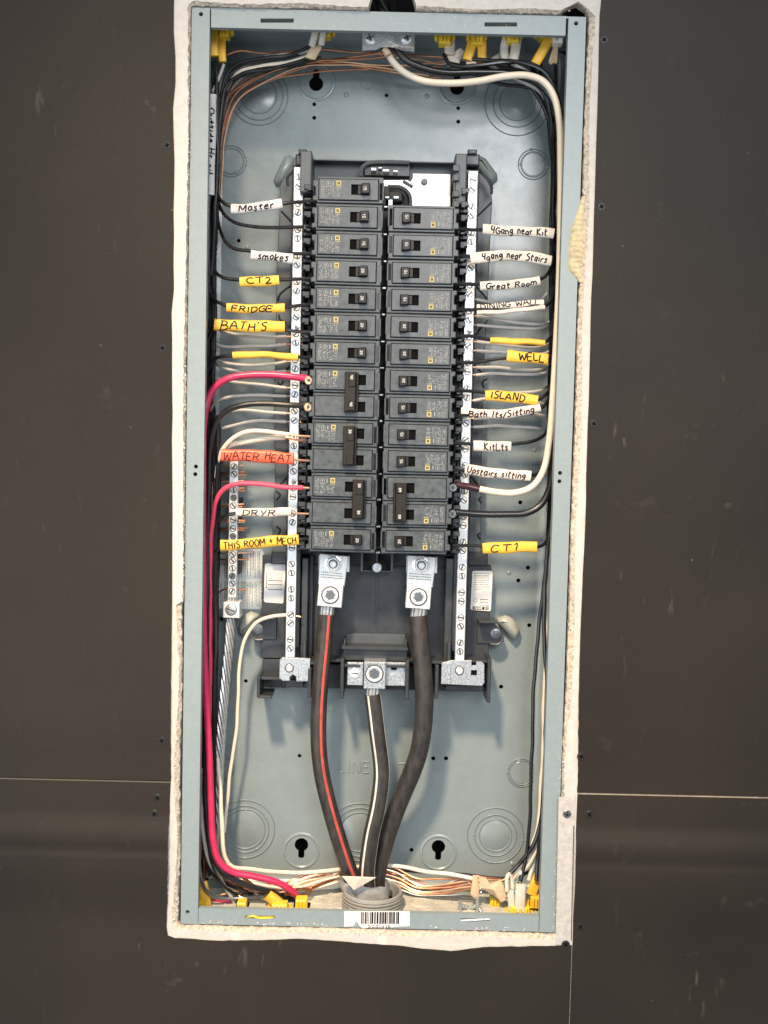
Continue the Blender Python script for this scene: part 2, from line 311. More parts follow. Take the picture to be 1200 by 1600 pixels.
# ------------------------------------------------------------------ handwriting: strokes on a unit grid (cap height 1)
G = {
 'A': (.8, [[(0, 0), (.36, 1), (.78, 0)], [(.14, .38), (.66, .38)]]),
 'B': (.75, [[(.06, 0), (.06, 1)], [(-.05, 1), (.5, .98), (.62, .76), (.4, .56), (.08, .52)], [(.08, .52), (.55, .48), (.72, .25), (.5, .03), (-.02, 0)]]),
 'C': (.7, [[(.66, .88), (.36, 1), (.08, .74), (.04, .35), (.25, .03), (.66, .1)]]),
 'D': (.75, [[(.08, 0), (.08, 1)], [(-.02, 1), (.45, .95), (.72, .6), (.6, .18), (.3, 0), (0, 0)]]),
 'E': (.65, [[(.6, 1), (.06, 1), (.04, 0), (.62, .02)], [(.05, .52), (.5, .54)]]),
 'F': (.65, [[(.62, .98), (.06, 1), (.04, 0)], [(.05, .52), (.5, .54)]]),
 'G': (.75, [[(.68, .86), (.4, 1), (.08, .72), (.05, .3), (.32, .0), (.68, .16), (.7, .44), (.42, .44)]]),
 'H': (.72, [[(.06, 1), (.04, 0)], [(.66, 1), (.64, 0)], [(.05, .5), (.66, .52)]]),
 'I': (.3, [[(.16, 1), (.14, 0)]]),
 'K': (.68, [[(.06, 1), (.06, 0)], [(.62, .95), (.08, .45), (.64, 0)]]),
 'L': (.6, [[(.06, 1), (.04, .02), (.58, .04)]]),
 'M': (.9, [[(.03, 0), (.08, 1), (.44, .36), (.8, 1), (.84, 0)]]),
 'N': (.75, [[(.04, 0), (.07, 1), (.64, 0), (.68, 1)]]),
 'O': (.78, [[(.38, 1), (.08, .72), (.06, .28), (.36, 0), (.68, .25), (.7, .72), (.4, 1)]]),
 'R': (.75, [[(.06, 0), (.07, 1)], [(-.02, .96), (.5, .97), (.66, .75), (.45, .53), (.1, .48)], [(.3, .5), (.7, 0)]]),
 'S': (.65, [[(.58, .9), (.34, 1), (.08, .8), (.28, .54), (.56, .36), (.42, .04), (.02, .06)]]),
 'T': (.75, [[(0, .98), (.74, 1)], [(.38, .98), (.36, 0)]]),
 'U': (.75, [[(.06, 1), (.06, .3), (.32, 0), (.62, .28), (.68, 1)]]),
 'W': (1.0, [[(.02, 1), (.22, 0), (.48, .7), (.72, 0), (.98, 1)]]),
 'Y': (.7, [[(.02, 1), (.34, .5)], [(.68, 1), (.26, 0)]]),
 'a': (.58, [[(.5, .55), (.22, .62), (.06, .3), (.2, .02), (.46, .3), (.5, .6)], [(.5, .6), (.48, .15), (.58, 0)]]),
 'c': (.5, [[(.46, .5), (.22, .62), (.06, .3), (.2, .0), (.48, .08)]]),
 'e': (.55, [[(.08, .32), (.46, .36), (.4, .6), (.16, .56), (.07, .25), (.24, 0), (.52, .1)]]),
 'g': (.58, [[(.5, .55), (.22, .6), (.06, .32), (.22, .08), (.48, .36), (.5, .6)], [(.5, .6), (.48, -.1), (.3, -.34), (.04, -.22)]]),
 'h': (.55, [[(.06, 1), (.05, 0)], [(.06, .4), (.3, .6), (.46, .4), (.46, 0)]]),
 'i': (.25, [[(.12, .58), (.12, 0)], [(.12, .84), (.14, .9)]]),
 'k': (.52, [[(.06, 1), (.05, 0)], [(.44, .58), (.08, .25), (.48, 0)]]),
 'l': (.25, [[(.12, 1), (.11, 0)]]),
 'm': (.85, [[(.05, .6), (.05, 0)], [(.05, .4), (.24, .6), (.38, .4), (.38, 0)], [(.38, .4), (.6, .6), (.74, .38), (.76, 0)]]),
 'n': (.55, [[(.06, .6), (.05, 0)], [(.06, .38), (.3, .6), (.46, .4), (.48, 0)]]),
 'o': (.55, [[(.26, .6), (.06, .34), (.24, 0), (.48, .28), (.3, .6)]]),
 'p': (.55, [[(.06, .6), (.05, -.32)], [(.06, .45), (.3, .62), (.5, .36), (.28, .04), (.06, .14)]]),
 'r': (.45, [[(.06, .6), (.05, 0)], [(.06, .38), (.22, .6), (.42, .54)]]),
 's': (.48, [[(.42, .56), (.2, .62), (.08, .46), (.36, .22), (.26, 0), (.02, .06)]]),
 't': (.48, [[(.22, .95), (.2, .1), (.4, 0)], [(0, .58), (.46, .62)]]),
 'u': (.55, [[(.06, .6), (.08, .12), (.26, 0), (.46, .25)], [(.48, .6), (.48, .05), (.56, 0)]]),
 'd': (.58, [[(.46, .5), (.2, .6), (.06, .28), (.22, 0), (.46, .25)], [(.48, 1), (.48, 0)]]),
 '0': (.6, [[(.3, 1), (.08, .7), (.08, .3), (.3, 0), (.52, .3), (.52, .7), (.3, 1)]]),
 '1': (.4, [[(.05, .78), (.22, 1), (.2, 0)]]),
 '2': (.65, [[(.06, .8), (.3, 1), (.54, .78), (.3, .35), (.04, .04), (.62, .04)]]),
 '3': (.6, [[(.06, .92), (.4, 1), (.52, .76), (.24, .55), (.54, .32), (.36, 0), (.04, .08)]]),
 '4': (.65, [[(.1, 1), (.06, .5), (.56, .5)], [(.5, 1), (.48, 0)]]),
 '5': (.6, [[(.54, 1), (.12, 1), (.08, .56), (.42, .6), (.54, .3), (.34, 0), (.04, .08)]]),
 '6': (.6, [[(.46, .96), (.16, .7), (.07, .3), (.28, 0), (.53, .24), (.34, .5), (.1, .34)]]),
 '+': (.55, [[(.04, .45), (.5, .47)], [(.28, .75), (.26, .15)]]),
 '/': (.4, [[(.0, -.05), (.36, .95)]]), "'": (.25, [[(.12, 1), (.08, .74)]]), ' ': (.45, []),
}
def strokes(text, seed=0, jit=.05, gap=.16):
    """-> total width and stroke polylines, unit cap height"""
    rd = rng(seed * 31 + len(text)); x = 0; out = []
    for ch in text:
        w, ss = G[ch]; dz = rd.uniform(-jit, jit); sc = 1 + rd.uniform(-jit, jit)
        for st in ss:
            pl = [Vector((x + p[0] + rd.uniform(-jit, jit) * .4, 0, dz + p[1] * sc + rd.uniform(-jit, jit) * .4)) for p in st]
            out.append([(p.x, p.z) for p in (spline(pl, .12) if len(pl) > 2 else spline(pl, .4))])
        x += w + gap
    return x - gap, out
def flat_text(mb, text, org, ux, uz, h, width=None, rad=.3, seed=0, jit=.02, lift=.05, mi=0):
    """text as slim ink ribs on a plane facing -y (org = lower left, mm)"""
    w, ss = strokes(text, seed, jit); sx = (width / w) if width else h; org = Vector(org); n = ux.cross(uz)
    for st in ss: mb.sweep([org + ux * (p[0] * sx) + uz * (p[1] * h) - Vector((0, lift, 0)) for p in st], [[(1, 0), (0, .5), (-1, 0), (0, -.5)]], rad, rad, mi, True, True)
    return mb
FONTS = {}
def font_mesh(text, size, depth=0.0):
    c = bpy.data.curves.new('lettering', 'FONT'); c.body = text; c.size = size; c.extrude = depth; c.align_x = 'LEFT'
    o = bpy.data.objects.new('lettering', c); COL.objects.link(o); dg = bpy.context.evaluated_depsgraph_get()
    me = bpy.data.meshes.new_from_object(o.evaluated_get(dg)); bpy.data.objects.remove(o); return me

# ================================================================== THE SETTING: dark painted wall board, bare drywall margin
X0, X1, Z0, Z1 = -520., 520., -640., 640.     # board reaches past the frame
BOXX, BOXZ = 181., 431.
LIPY, BACKY = 5., 100.
def edge_interp(pts, z):
    pts = sorted(pts, key=lambda p: p[1])
    if z <= pts[0][1]: return pts[0][0]
    for a, b in zip(pts, pts[1:]):
        if z <= b[1]: return a[0] + (b[0] - a[0]) * (z - a[1]) / max(1e-6, b[1] - a[1])
    return pts[-1][0]
SEAML = P(140, 1217, 0).z; SEAMR = P(1050, 1241, 0).z
def seam_swell(z, seam, up):
    # swelling beside the seam, shaped so its slopes form light and dark bands
    t = (z - seam) if up else (seam - z)
    if t < 0: t = 0
    sm = lambda u: (lambda w: w * w * (3 - 2 * w))(min(1, max(0, u)))
    if up: base = -1.9 * sm(t / 70.) + 1.9 * sm((t - 110) / 140.)
    else: base = -4.4 * sm((t - 30) / 25.) + .9 * sm((t - 57) / 10.) - .8 * sm((t - 68) / 7.) + 4.3 * sm((t - 82) / 60.)
    crown = 0.0
    return base + crown
def board(name, zs, xl, xr, yf, skirt, nx=10):
    """ruled board between x-functions xl(z), xr(z) on rows zs"""
    mb = MB(); n = nx + 1
    for z in zs:
        a, b = xl(z), xr(z)
        for i in range(n): mb.v.append((a + (b - a) * i / nx, yf(z, a + (b - a) * i / nx), z))
    for k in range(len(zs) - 1):
        for i in range(nx): mb.face((k * n + i, k * n + i + 1, (k + 1) * n + i + 1, (k + 1) * n + i))
    for side in skirt:                           # a painted edge with thickness
        if side in 'LR':
            i = 0 if side == 'L' else nx; b = len(mb.v)
            for k in range(len(zs)): v = mb.v[k * n + i]; mb.v.append((v[0], v[1] + 3.0, v[2]))
            for k in range(len(zs) - 1): mb.face((k * n + i, (k + 1) * n + i, b + k + 1, b + k))
        else:
            k = 0 if side == '0' else len(zs) - 1; b = len(mb.v)
            dz = 1.5 if k else -1.0
            for i in range(n): v = mb.v[k * n + i]; mb.v.append((v[0], v[1] + 1.6, v[2] + dz))
            for i in range(n): v = mb.v[k * n + i]; mb.v.append((v[0], v[1] + 8.0, v[2] + dz))
            for i in range(nx): mb.face((k * n + i, k * n + i + 1, b + i + 1, b + i), 1 if k else 0); mb.face((b + i, b + i + 1, b + n + i + 1, b + n + i))
    return mb
def lin(a, b, n): return [a + (b - a) * i / n for i in range(n + 1)]
def dense(a, b, seam):
    zs = set(lin(a, b, 40)) | {z for z in [seam + s * k * 2.2 for k in range(46) for s in (1, -1)] if min(a, b) < z < max(a, b)}
    return sorted(zs)
rj = rng(3); JN = [rj.uniform(-1, 1) for _ in range(400)]
def jag(z, amp): i = int((z + 700) / 4) % 399; f = ((z + 700) / 4) % 1; return amp * (JN[i] * (1 - f) + JN[i + 1] * f)
def pe(pts, d=0): return [(P(x, y, d).x, P(x, y, d).z) for x, y in pts]
LE = pe([(273, -60), (272, 0), (271, 60), (275, 100), (274, 141), (270, 143), (272, 250), (271, 400), (272, 460), (268, 480), (269, 620), (269, 900), (267, 1100), (267, 1217), (266, 1230), (264, 1300), (262, 1400), (260, 1452), (263, 1462)])
RE = pe([(941, -60), (941, 6), (943, 19), (937, 22), (936, 60), (934, 150), (931, 260), (929, 320), (926, 420), (923, 480), (920, 620), (916, 730), (915, 800), (908, 960), (904, 1090), (903, 1220), (901, 1250), (899, 1300), (897, 1380), (895, 1470), (894, 1485)])
wall_root = structure(link('wall', None, (0, 0, 0)))
yA = lambda z, x: -1.0 + seam_swell(z, SEAML, True)
yB = lambda z, x: -1.0 + seam_swell(z, SEAML, False)
yC = lambda z, x: -1.0 + seam_swell(z, SEAMR + (x - 250) * 0.0, True)
yD = lambda z, x: -1.0 + seam_swell(z, SEAMR, False)
pbl = P(263, 1462, 0); pbr = P(893, 1483, 0)
BL_A = board('p', dense(SEAML + .3, Z1, SEAML), lambda z: X0, lambda z: edge_interp(LE, z) + jag(z, .35), yA, 'R0')
panelA = BL_A.build('wall_board', 'dark_paint', wall_root, label='upper dark painted board left of the box')
m = board('p', dense(pbl.z, SEAML - 1.7, SEAML), lambda z: X0, lambda z: edge_interp(LE, z) + jag(z, .35), yB, 'R1')
# lower board runs on under the box, up to the upright seam
TE = pe([(263, 1462), (275, 1466), (300, 1467), (340, 1470), (400, 1469), (470, 1467), (530, 1471), (580, 1475), (620, 1477), (655, 1482), (690, 1485), (712, 1486), (728, 1483), (760, 1480), (800, 1479), (860, 1478), (893, 1477)])
b0 = len(m.v); nn = 0
xs = [X0, -400, -300] + lin(TE[0][0], TE[-1][0], 60); rows = [0, .15, .5, 1.0]
for x in xs:
    top = (edge_interp([(t[1], t[0]) for t in TE], x) + jag(x + 900, .4)) if x > TE[0][0] + .1 else pbl.z
    for t in rows: m.v.append((x, -1.0, top + (Z0 - top) * t))
for i in range(len(xs) - 1):
    for j in range(3): a = b0 + i * 4 + j; m.face((a, a + 1, a + 5, a + 4))
b1 = len(m.v)
for i in range(3, len(xs)): v = m.v[b0 + i * 4]; m.v.append((v[0], v[1] + 3, v[2]))
for i in range(3, len(xs) - 1): m.face((b0 + i * 4, b0 + i * 4 + 4, b1 + i - 2, b1 + i - 3))
panelB = m.build('wall_board', ['dark_paint', 'edge_dark'], wall_root, label='lower dark painted board left of and below the box')
panelC = board('p', dense(SEAMR + .3, Z1, SEAMR), lambda z: edge_interp(RE, z) + jag(z + 40, .35), lambda z: X1, yC, 'L0').build('wall_board', 'dark_paint', wall_root, label='upper dark painted board right of the box')
RE2 = RE[:-2] + [(TE[-1][0] + .3, pbr.z + 6), (TE[-1][0] + .3, Z0 - 5)]
panelD = board('p', dense(Z0, SEAMR - 1.7, SEAMR), lambda z: edge_interp(RE2, z) + .5, lambda z: X1, yD, 'L1').build('wall_board', ['dark_paint', 'edge_paper_lit'], wall_root, label='lower dark painted board right of the box')
# top strip of board above the frame of the picture
# drywall with a torn opening: paper margin, crumbling gypsum edge
def loop_pts():
    L = []; step = 4.
    hx, hz = BOXX, BOXZ
    z = hz
    while z > -hz: L.append(('L', z)); z -= step
    x = -hx
    while x < hx: L.append(('B', x)); x += step
    z = -hz
    while z < hz: L.append(('R', z)); z += step
    x = hx
    while x > -hx: L.append(('T', x)); x -= step
    return L
LP = loop_pts(); rl = rng(11)
def gapw(side, t):
    # paper-to-box gap in mm
    if side == 'L': return 2.0 + .8 * math.sin(t / 60) if t > -120 else 5.5 + 2.0 * math.sin(t / 25)
    if side == 'B': return 4.2 + 1.2 * math.sin(t / 23)
    if side == 'R':
        g = 6.5 + 1.2 * math.sin(t / 31)
        if t < -220: g = 3.0 + math.sin(t / 13)
        return g
    g = 3.0 + 1.0 * math.sin(t / 17)
    if t > 156: g += 10 * max(0, 1 - abs(t - 172) / 15.)
    if -16 < t < 24: g = 17
    return g
def ring(off, amp, y, seed):
    r = rng(seed); out = []
    for s, t in LP:
        of = .93 if s == 'T' and (-16 < t < 24 or t > 158) else off
        g = max(.3, gapw(s, t) * of + r.uniform(-amp, amp))
        out.append((-BOXX - g, y, t) if s == 'L' else (t, y, -BOXZ - g) if s == 'B' else (BOXX + g, y, t) if s == 'R' else (t, y, BOXZ + g))
    return out
def dwt(x, z): return 0.0
def drywall():
    mb = MB(); rA = ring(1.0, .7, 0.4, 1); rB = ring(.72, 1.0, 1.6, 2); rC = ring(.34, .9, 3.4, 3); rD = ring(.22, .4, 13.0, 4); n = len(rA)
    rA = [(x, y + dwt(x, z), z) for x, y, z in rA]
    mb.v += rA + rB + rC + rD
    for k in range(3):
        for i in range(n): j = (i + 1) % n; mb.face((k * n + i, k * n + j, (k + 1) * n + j, (k + 1) * n + i), 1)
    # sheet: outer ring projected to a bigger rectangle (under the dark boards)
    b = len(mb.v)
    for (s, t), v in zip(LP, rA):
        mb.v.append((-BOXX - 60, v[1], v[2]) if s == 'L' else (v[0], v[1], -BOXZ - 150) if s == 'B' else (BOXX + 60, v[1], v[2]) if s == 'R' else (v[0], v[1], BOXZ + 60))
    for i in range(n):
        j = (i + 1) % n
        if LP[i][0] == LP[j][0]: mb.face((i, j, b + j, b + i), 0)
        else:
            a, c = mb.v[b + i], mb.v[b + j]; q = len(mb.v)
            mb.v.append((a[0] if abs(a[0]) > abs(c[0]) else c[0], .4, a[2] if abs(a[2]) > abs(c[2]) else c[2])); mb.face((i, j, b + j, q, b + i), 0)
    return mb
structure(drywall().build('drywall', ['drywall_paper', 'gypsum'], smooth=30))
structure(MB().box(X0, X1, 130, 132, Z0, Z1).build('cavity_shade', 'void'))  # black sheet standing in for the darkness inside the wall
# loose crumbs of gypsum along the torn edge
cr = MB(); rr = rng(5)
for k in range(520):
    s, t = rr.choice(LP); g = gapw(s, t) * rr.uniform(.35, 1.05); r = rr.uniform(.3, 1.05); y = rr.uniform(.0, 4.0)
    c = (-BOXX - g, y, t) if s == 'L' else (t, y, -BOXZ - g) if s == 'B' else (BOXX + g, y, t) if s == 'R' else (t, y, BOXZ + g)
    if s == 'T' and -22 < t < 30: continue
    b = len(cr.v)
    for dx, dy, dz in ((1, 0, 0), (-1, 0, 0), (0, 1, 0), (0, -1, 0), (0, 0, 1), (0, 0, -1)):
        q = r * rr.uniform(.6, 1.3); cr.v.append((c[0] + dx * q, c[1] + dy * q, c[2] + dz * q))
    for f in ((0, 2, 4), (2, 1, 4), (1, 3, 4), (3, 0, 4), (2, 0, 5), (1, 2, 5), (3, 1, 5), (0, 3, 5)): cr.face([b + i for i in f])
def crumb(c, r, fl=1.0):
    b = len(cr.v)
    for dx, dy, dz in ((1, 0, 0), (-1, 0, 0), (0, 1, 0), (0, -1, 0), (0, 0, 1), (0, 0, -1)):
        q = r * rr.uniform(.6, 1.3); cr.v.append((c[0] + dx * q, c[1] + dy * q * fl, c[2] + dz * q))
    for f in ((0, 2, 4), (2, 1, 4), (1, 3, 4), (3, 0, 4), (2, 0, 5), (1, 2, 5), (3, 1, 5), (0, 3, 5)): cr.face([b + i for i in f])
for k in range(170): crumb((rr.uniform(-165, 165), rr.uniform(12, 84), -BOXZ + 1.9), rr.uniform(.3, 1.2))
for k in range(46): x = rr.choice([rr.gauss(0, 22), rr.uniform(-150, 150), rr.uniform(60, 90)]); crumb((x, LIPY + .15, BOXZ - rr.uniform(1, 16) ** 1.0), rr.uniform(.25, .6), .3)
for k in range(70): crumb((rr.uniform(-160, 160), LIPY + .15, -BOXZ + rr.uniform(.2, 3.5)), rr.uniform(.3, .9), .5)
for k in range(40): crumb((BOXX - rr.uniform(0, 4), LIPY - .6, rr.uniform(-430, -250)), rr.uniform(.25, .7), .4)
o = cr.build('gypsum_crumbs', 'crumb', smooth=0); o['kind'] = 'stuff'; o['label'] = 'pale gypsum crumbs along the torn drywall edge'; o['category'] = 'crumbs'
MB().prism(pxz([(873, 1246), (899, 1242), (896, 1380), (895, 1477), (868, 1476), (870, 1390)], 0), -.3, .6, .2).build('bare_strip', 'drywall_grey', bpy.data.objects['drywall'])
MB().tube(PP([(896.5, 1290, -.2), (894.5, 1380, -.2), (892.5, 1470, -.2)]), .5, 6).build('paper_edge', 'edge_dark', bpy.data.objects['drywall'])
# bead of foam sealant squeezed over the lip on the right
fm = MB(); rr = rng(21); zt, zb = P(900, 305, 0).z, P(897, 440, 0).z; NZ = 54
for k in range(NZ + 1):
    t = k / NZ; z = zt + (zb - zt) * t
    w = 1.5 + 11.0 * (math.sin(math.pi * min(1, t * .72 + .02)) ** 1.2) * (1 if t < .86 else max(.05, (1 - t) / .14)); w *= 1 + rr.uniform(-.07, .07)
    rb = .9 * math.sin(k * 1.9) + rr.uniform(-.3, .3); xr = BOXX + 5.0
    for i in range(7):
        a = math.pi * i / 6; fm.v.append((xr - w * .5 - (w * .5 + 2) * math.cos(math.pi - a) * -1 * -1, LIPY - .1 - (2.6 + rb * .5) * math.sin(a) ** .7, z))
for k in range(NZ):
    for i in range(6): a = k * 7 + i; fm.face((a, a + 1, a + 8, a + 7))
tag(fm.build('sealant_bead', 'foam', smooth=50), 'wrinkled tan bead of hardened sealant on the right lip of the box', 'sealant')
# screws in the wall boards
def screw_mb():
    mb = MB(); mb.lathe((0, 0, 0), [(3.9, -1.0), (4.0, -.1), (3.5, .28), (1.6, .30)], 18, cap1=False)
    # cross recess
    mb.lathe((0, 0, 0), [(1.6, .30), (.9, -.7)], 18, mi=1, cap0=False)
    for a in (0, 90):
        c, s = math.cos(R_(a)), math.sin(R_(a)); mb.obox((0, -.27, 0), Vector((2.5 * c, 0, 2.5 * s)), Vector((0, .08, 0)), Vector((-.42 * s, 0, .42 * c)), 1)
    return mb
for i, (x, y, pn) in enumerate([(261, 227, panelA), (254, 544, panelA), (253, 1157, panelA), (246, 1247, panelB), (241, 1272, panelB), (944, 62, panelC), (940, 323, panelC), (928, 662, panelC), (908, 1182, panelC), (921, 1273, panelD), (907, 1448, panelD), (884, 1476, panelB)]):
    p = P(x, y, -1); inst('screw', 'wall_screw', screw_mb, ['screw_black', 'void'], pn, (p.x, -1.05 + (seam_swell(p.z, SEAML if x < 600 else SEAMR, p.z > SEAML)), p.z), rot=(0, rng(i).uniform(0, 1.5), 0))
p = P(886, 1272, 0); o = inst('screw', 'wall_screw_grey', screw_mb, ['steel_dark', 'void'], bpy.data.objects['drywall'], (p.x, -.5, p.z), rot=(0, .2, 0))

# ================================================================== THE STEEL BOX
boxt = thing('breaker_box', (0, 0, -BOXZ), 'grey painted steel breaker box, tall and open, set in the wall', 'breaker box')
HOLES = [(491, 163, 2.0), (491, 184, 2.0), (604, 149, 1.9), (716, 169, 1.9), (716, 190, 2.0), (373, 376, 2.0), (867, 386, 2.0), (825, 887, 2.2), (810, 907, 2.2), (827, 977, 2.2), (783, 1073, 2.2),
         (468, 1181, 2.0), (677, 1185, 2.2), (697, 1185, 2.2), (384, 1064, 2.0), (643, 1328, 2.2), (346, 967, 2.2), (813, 785, 2.2)]
FR = 14.0   # bend radius at the back edges
def inside(x, z, pl):
    c = False
    for (x0, z0), (x1, z1) in zip(pl, pl[1:] + pl[:1]):
        if (z0 > z) != (z1 > z) and x < (x1 - x0) * (z - z0) / (z1 - z0) + x0: c = not c
    return c
def cdt_fill(bm, loops):
    # sheet with holes: constrained triangulation of outer loop and hole loops
    vs = [v for l in loops for v in l]; co = [Vector((v.co.x, v.co.z)) for v in vs]; ed = []; k = 0
    for l in loops: n = len(l); ed += [(k + i, k + (i + 1) % n) for i in range(n)]; k += n
    r = delaunay_2d_cdt(co, ed, [], 1, 1e-6); mp = {}; hl = [[(v.co.x, v.co.z) for v in l] for l in loops[1:]]
    for i, o in enumerate(r[3]):
        if o: mp[i] = vs[o[0]]
    for f in r[2]:
        cx = sum(r[0][i].x for i in f) / len(f); cz = sum(r[0][i].y for i in f) / len(f)
        if any(inside(cx, cz, h) for h in hl): continue
        try: bm.faces.new([mp[i] for i in f])
        except (KeyError, ValueError): pass
def keyhole(x, z, flip):
    pts = [(7.2 * math.cos(a), 7.2 * math.sin(a)) for a in [R_(116 + 308 * i / 14) for i in range(15)]]
    pts += [(3.2, 12.4), (1.8, 14.5), (-1.8, 14.5), (-3.2, 12.4)]
    return [(x + u, z + (-w if flip else w)) for u, w in pts]
def back_panel():
    ix, iz = BOXX - 1.5, BOXZ - 1.5
    bm = bmesh.new(); loops = []
    outer = [(-ix + FR, -iz + FR), (ix - FR, -iz + FR), (ix - FR, iz - FR), (-ix + FR, iz - FR)]
    hl = [circ(P(x, y, BACKY).x, P(x, y, BACKY).z, r, 14) for x, y, r in HOLES]
    k1, k2, k3, k4 = P(494, 131, BACKY), P(714, 137, BACKY), P(471, 1320, BACKY), P(685, 1323, BACKY)
    kh = [keyhole(k1.x, k1.z, False), keyhole(k2.x, k2.z, False), keyhole(k3.x, k3.z, True), keyhole(k4.x, k4.z, True)]
    edges = []
    allr = [outer] + hl + kh
    for pl in allr:
        vs = [bm.verts.new((x, BACKY, z)) for x, z in pl]; es = [bm.edges.new((vs[i], vs[(i + 1) % len(vs)])) for i in range(len(vs))]; edges += es; loops.append(vs)
    cdt_fill(bm, loops)
    # hole walls
    for vs in loops[1:]:
        back = [bm.verts.new((v.co.x, BACKY + 1.6, v.co.z)) for v in vs]
        for i in range(len(vs)): j = (i + 1) % len(vs); bm.faces.new((vs[i], vs[j], back[j], back[i]))
    mb = MB(); bm.verts.index_update()
    for v in bm.verts: mb.v.append(tuple(v.co))
    for f in bm.faces: mb.face([v.index for v in f.verts])
    bm.free()
    # the four bends
    n = 6
    def bend(fn, a, b):
        q = len(mb.v)
        for k in range(n + 1):
            t = math.pi / 2 * k / n; o_ = FR * math.sin(t); d = FR * (1 - math.cos(t)); mb.v.append(fn(a, o_, d)); mb.v.append(fn(b, o_, d))
        for k in range(n): mb.face((q + 2 * k, q + 2 * k + 1, q + 2 * k + 3, q + 2 * k + 2))
    ez, ex = iz - FR, ix - FR
    for s in (1, -1):
        bend(lambda t, o_, d: (s * (ex + o_), BACKY - d, t), -ez, ez); bend(lambda t, o_, d: (t, BACKY - d, s * (ez + o_)), -ex, ex)
    for sx in (1, -1):
        for sz in (1, -1):
            q = len(mb.v)
            for k in range(n + 1):
                t = math.pi / 2 * k / n
                for l in range(n + 1):
                    a = math.pi / 2 * l / n; mb.v.append((sx * (ex + FR * math.sin(t) * math.cos(a)), BACKY - FR * (1 - math.cos(t)), sz * (ez + FR * math.sin(t) * math.sin(a))))
            for k in range(n):
                for l in range(n): a = q + k * (n + 1) + l; mb.face((a, a + 1, a + n + 2, a + n + 1))
    return mb
back = back_panel().build('back_panel', 'box_paint', boxt, smooth=50)
ix, iz = BOXX - 1.5, BOXZ - 1.5; yb = BACKY - FR
MB().box(-BOXX, -ix, LIPY + 1.2, yb, -BOXZ, BOXZ).build('side_wall', 'box_paint', boxt); MB().box(ix, BOXX, LIPY + 1.2, yb, -BOXZ, BOXZ).build('side_wall', 'box_paint', boxt)
top = MB().box(-ix, ix, LIPY + 1.2, yb, iz, BOXZ).build('top_wall', 'top_paint_lit', boxt)
MB().box(-ix, ix, LIPY + 30, LIPY + 33, iz - 2.2, iz).build('stiffening_ridge', 'top_paint_lit', top)
bot = MB().box(-ix, ix, LIPY + 1.2, yb, -BOXZ, -iz).build('bottom_wall', 'dust', boxt)
# front lips, each a folded strip with its own holes
def strip_with_holes(x0, x1, z0, z1, y0, y1, holes):
    bm = bmesh.new(); edges = []; loops = []
    for pl in [[(x0, z0), (x1, z0), (x1, z1), (x0, z1)]] + holes:
        vs = [bm.verts.new((x, y0, z)) for x, z in pl]; edges += [bm.edges.new((vs[i], vs[(i + 1) % len(vs)])) for i in range(len(vs))]; loops.append(vs)
    cdt_fill(bm, loops)
    for vs in loops:
        bk = [bm.verts.new((v.co.x, y1, v.co.z)) for v in vs]
        for i in range(len(vs)): j = (i + 1) % len(vs); bm.faces.new((vs[i], vs[j], bk[j], bk[i]))
    mb = MB(); bm.verts.index_update()
    for v in bm.verts: mb.v.append(tuple(v.co))
    for f in bm.faces: mb.face([v.index for v in f.verts])
    bm.free(); return mb
def hp(x, y, r=2.0): q = P(x, y, LIPY); return circ(q.x, q.z, r, 12)
def sp(x0, x1, y, h=1.9):
    a, b = P(x0, y, LIPY), P(x1, y, LIPY); return [(a.x, a.z - h), (b.x, b.z - h), (b.x, b.z + h), (a.x, a.z + h)]
LW = 16.6
strip_with_holes(-BOXX, -BOXX + LW, -BOXZ, BOXZ, LIPY, LIPY + 9, [hp(314, 22), hp(306, 729), hp(305, 741), hp(293, 1425)]).build('front_lip', 'lip_paint', boxt)
strip_with_holes(BOXX - LW + .5, BOXX, -BOXZ, BOXZ - 1.0, LIPY - .6, LIPY + 9, [hp(900, 37), hp(875, 739), hp(874, 752)]).build('front_lip', 'lip_paint', boxt)
strip_with_holes(-BOXX + LW + 1.2, BOXX - LW - 1.8, BOXZ - 17.5, BOXZ, LIPY + .2, LIPY + 6, [sp(407, 459, 32), sp(757, 808, 38)]).build('front_lip', 'lip_paint', boxt)
strip_with_holes(-BOXX + LW + .4, BOXX - LW, -BOXZ, -BOXZ + 15.5, LIPY + .2, LIPY + 6, [sp(383, 430, 1433, 1.4), sp(720, 765, 1437, 1.4)]).build('front_lip', 'lip_paint', boxt)
MB().tube(spline(PP([(720, 1438, 6), (745, 1437, 4.4), (767, 1436, 6)])), .7, 6).build('lip_clip', 'zinc_bright', boxt)
MB().tube(spline(PP([(383, 1433, 9), (395, 1431, 5.4), (404, 1434, 6), (418, 1434, 6), (430, 1432, 9)])), 1.3, 6).build('lip_clip', 'clip_yellow', boxt)
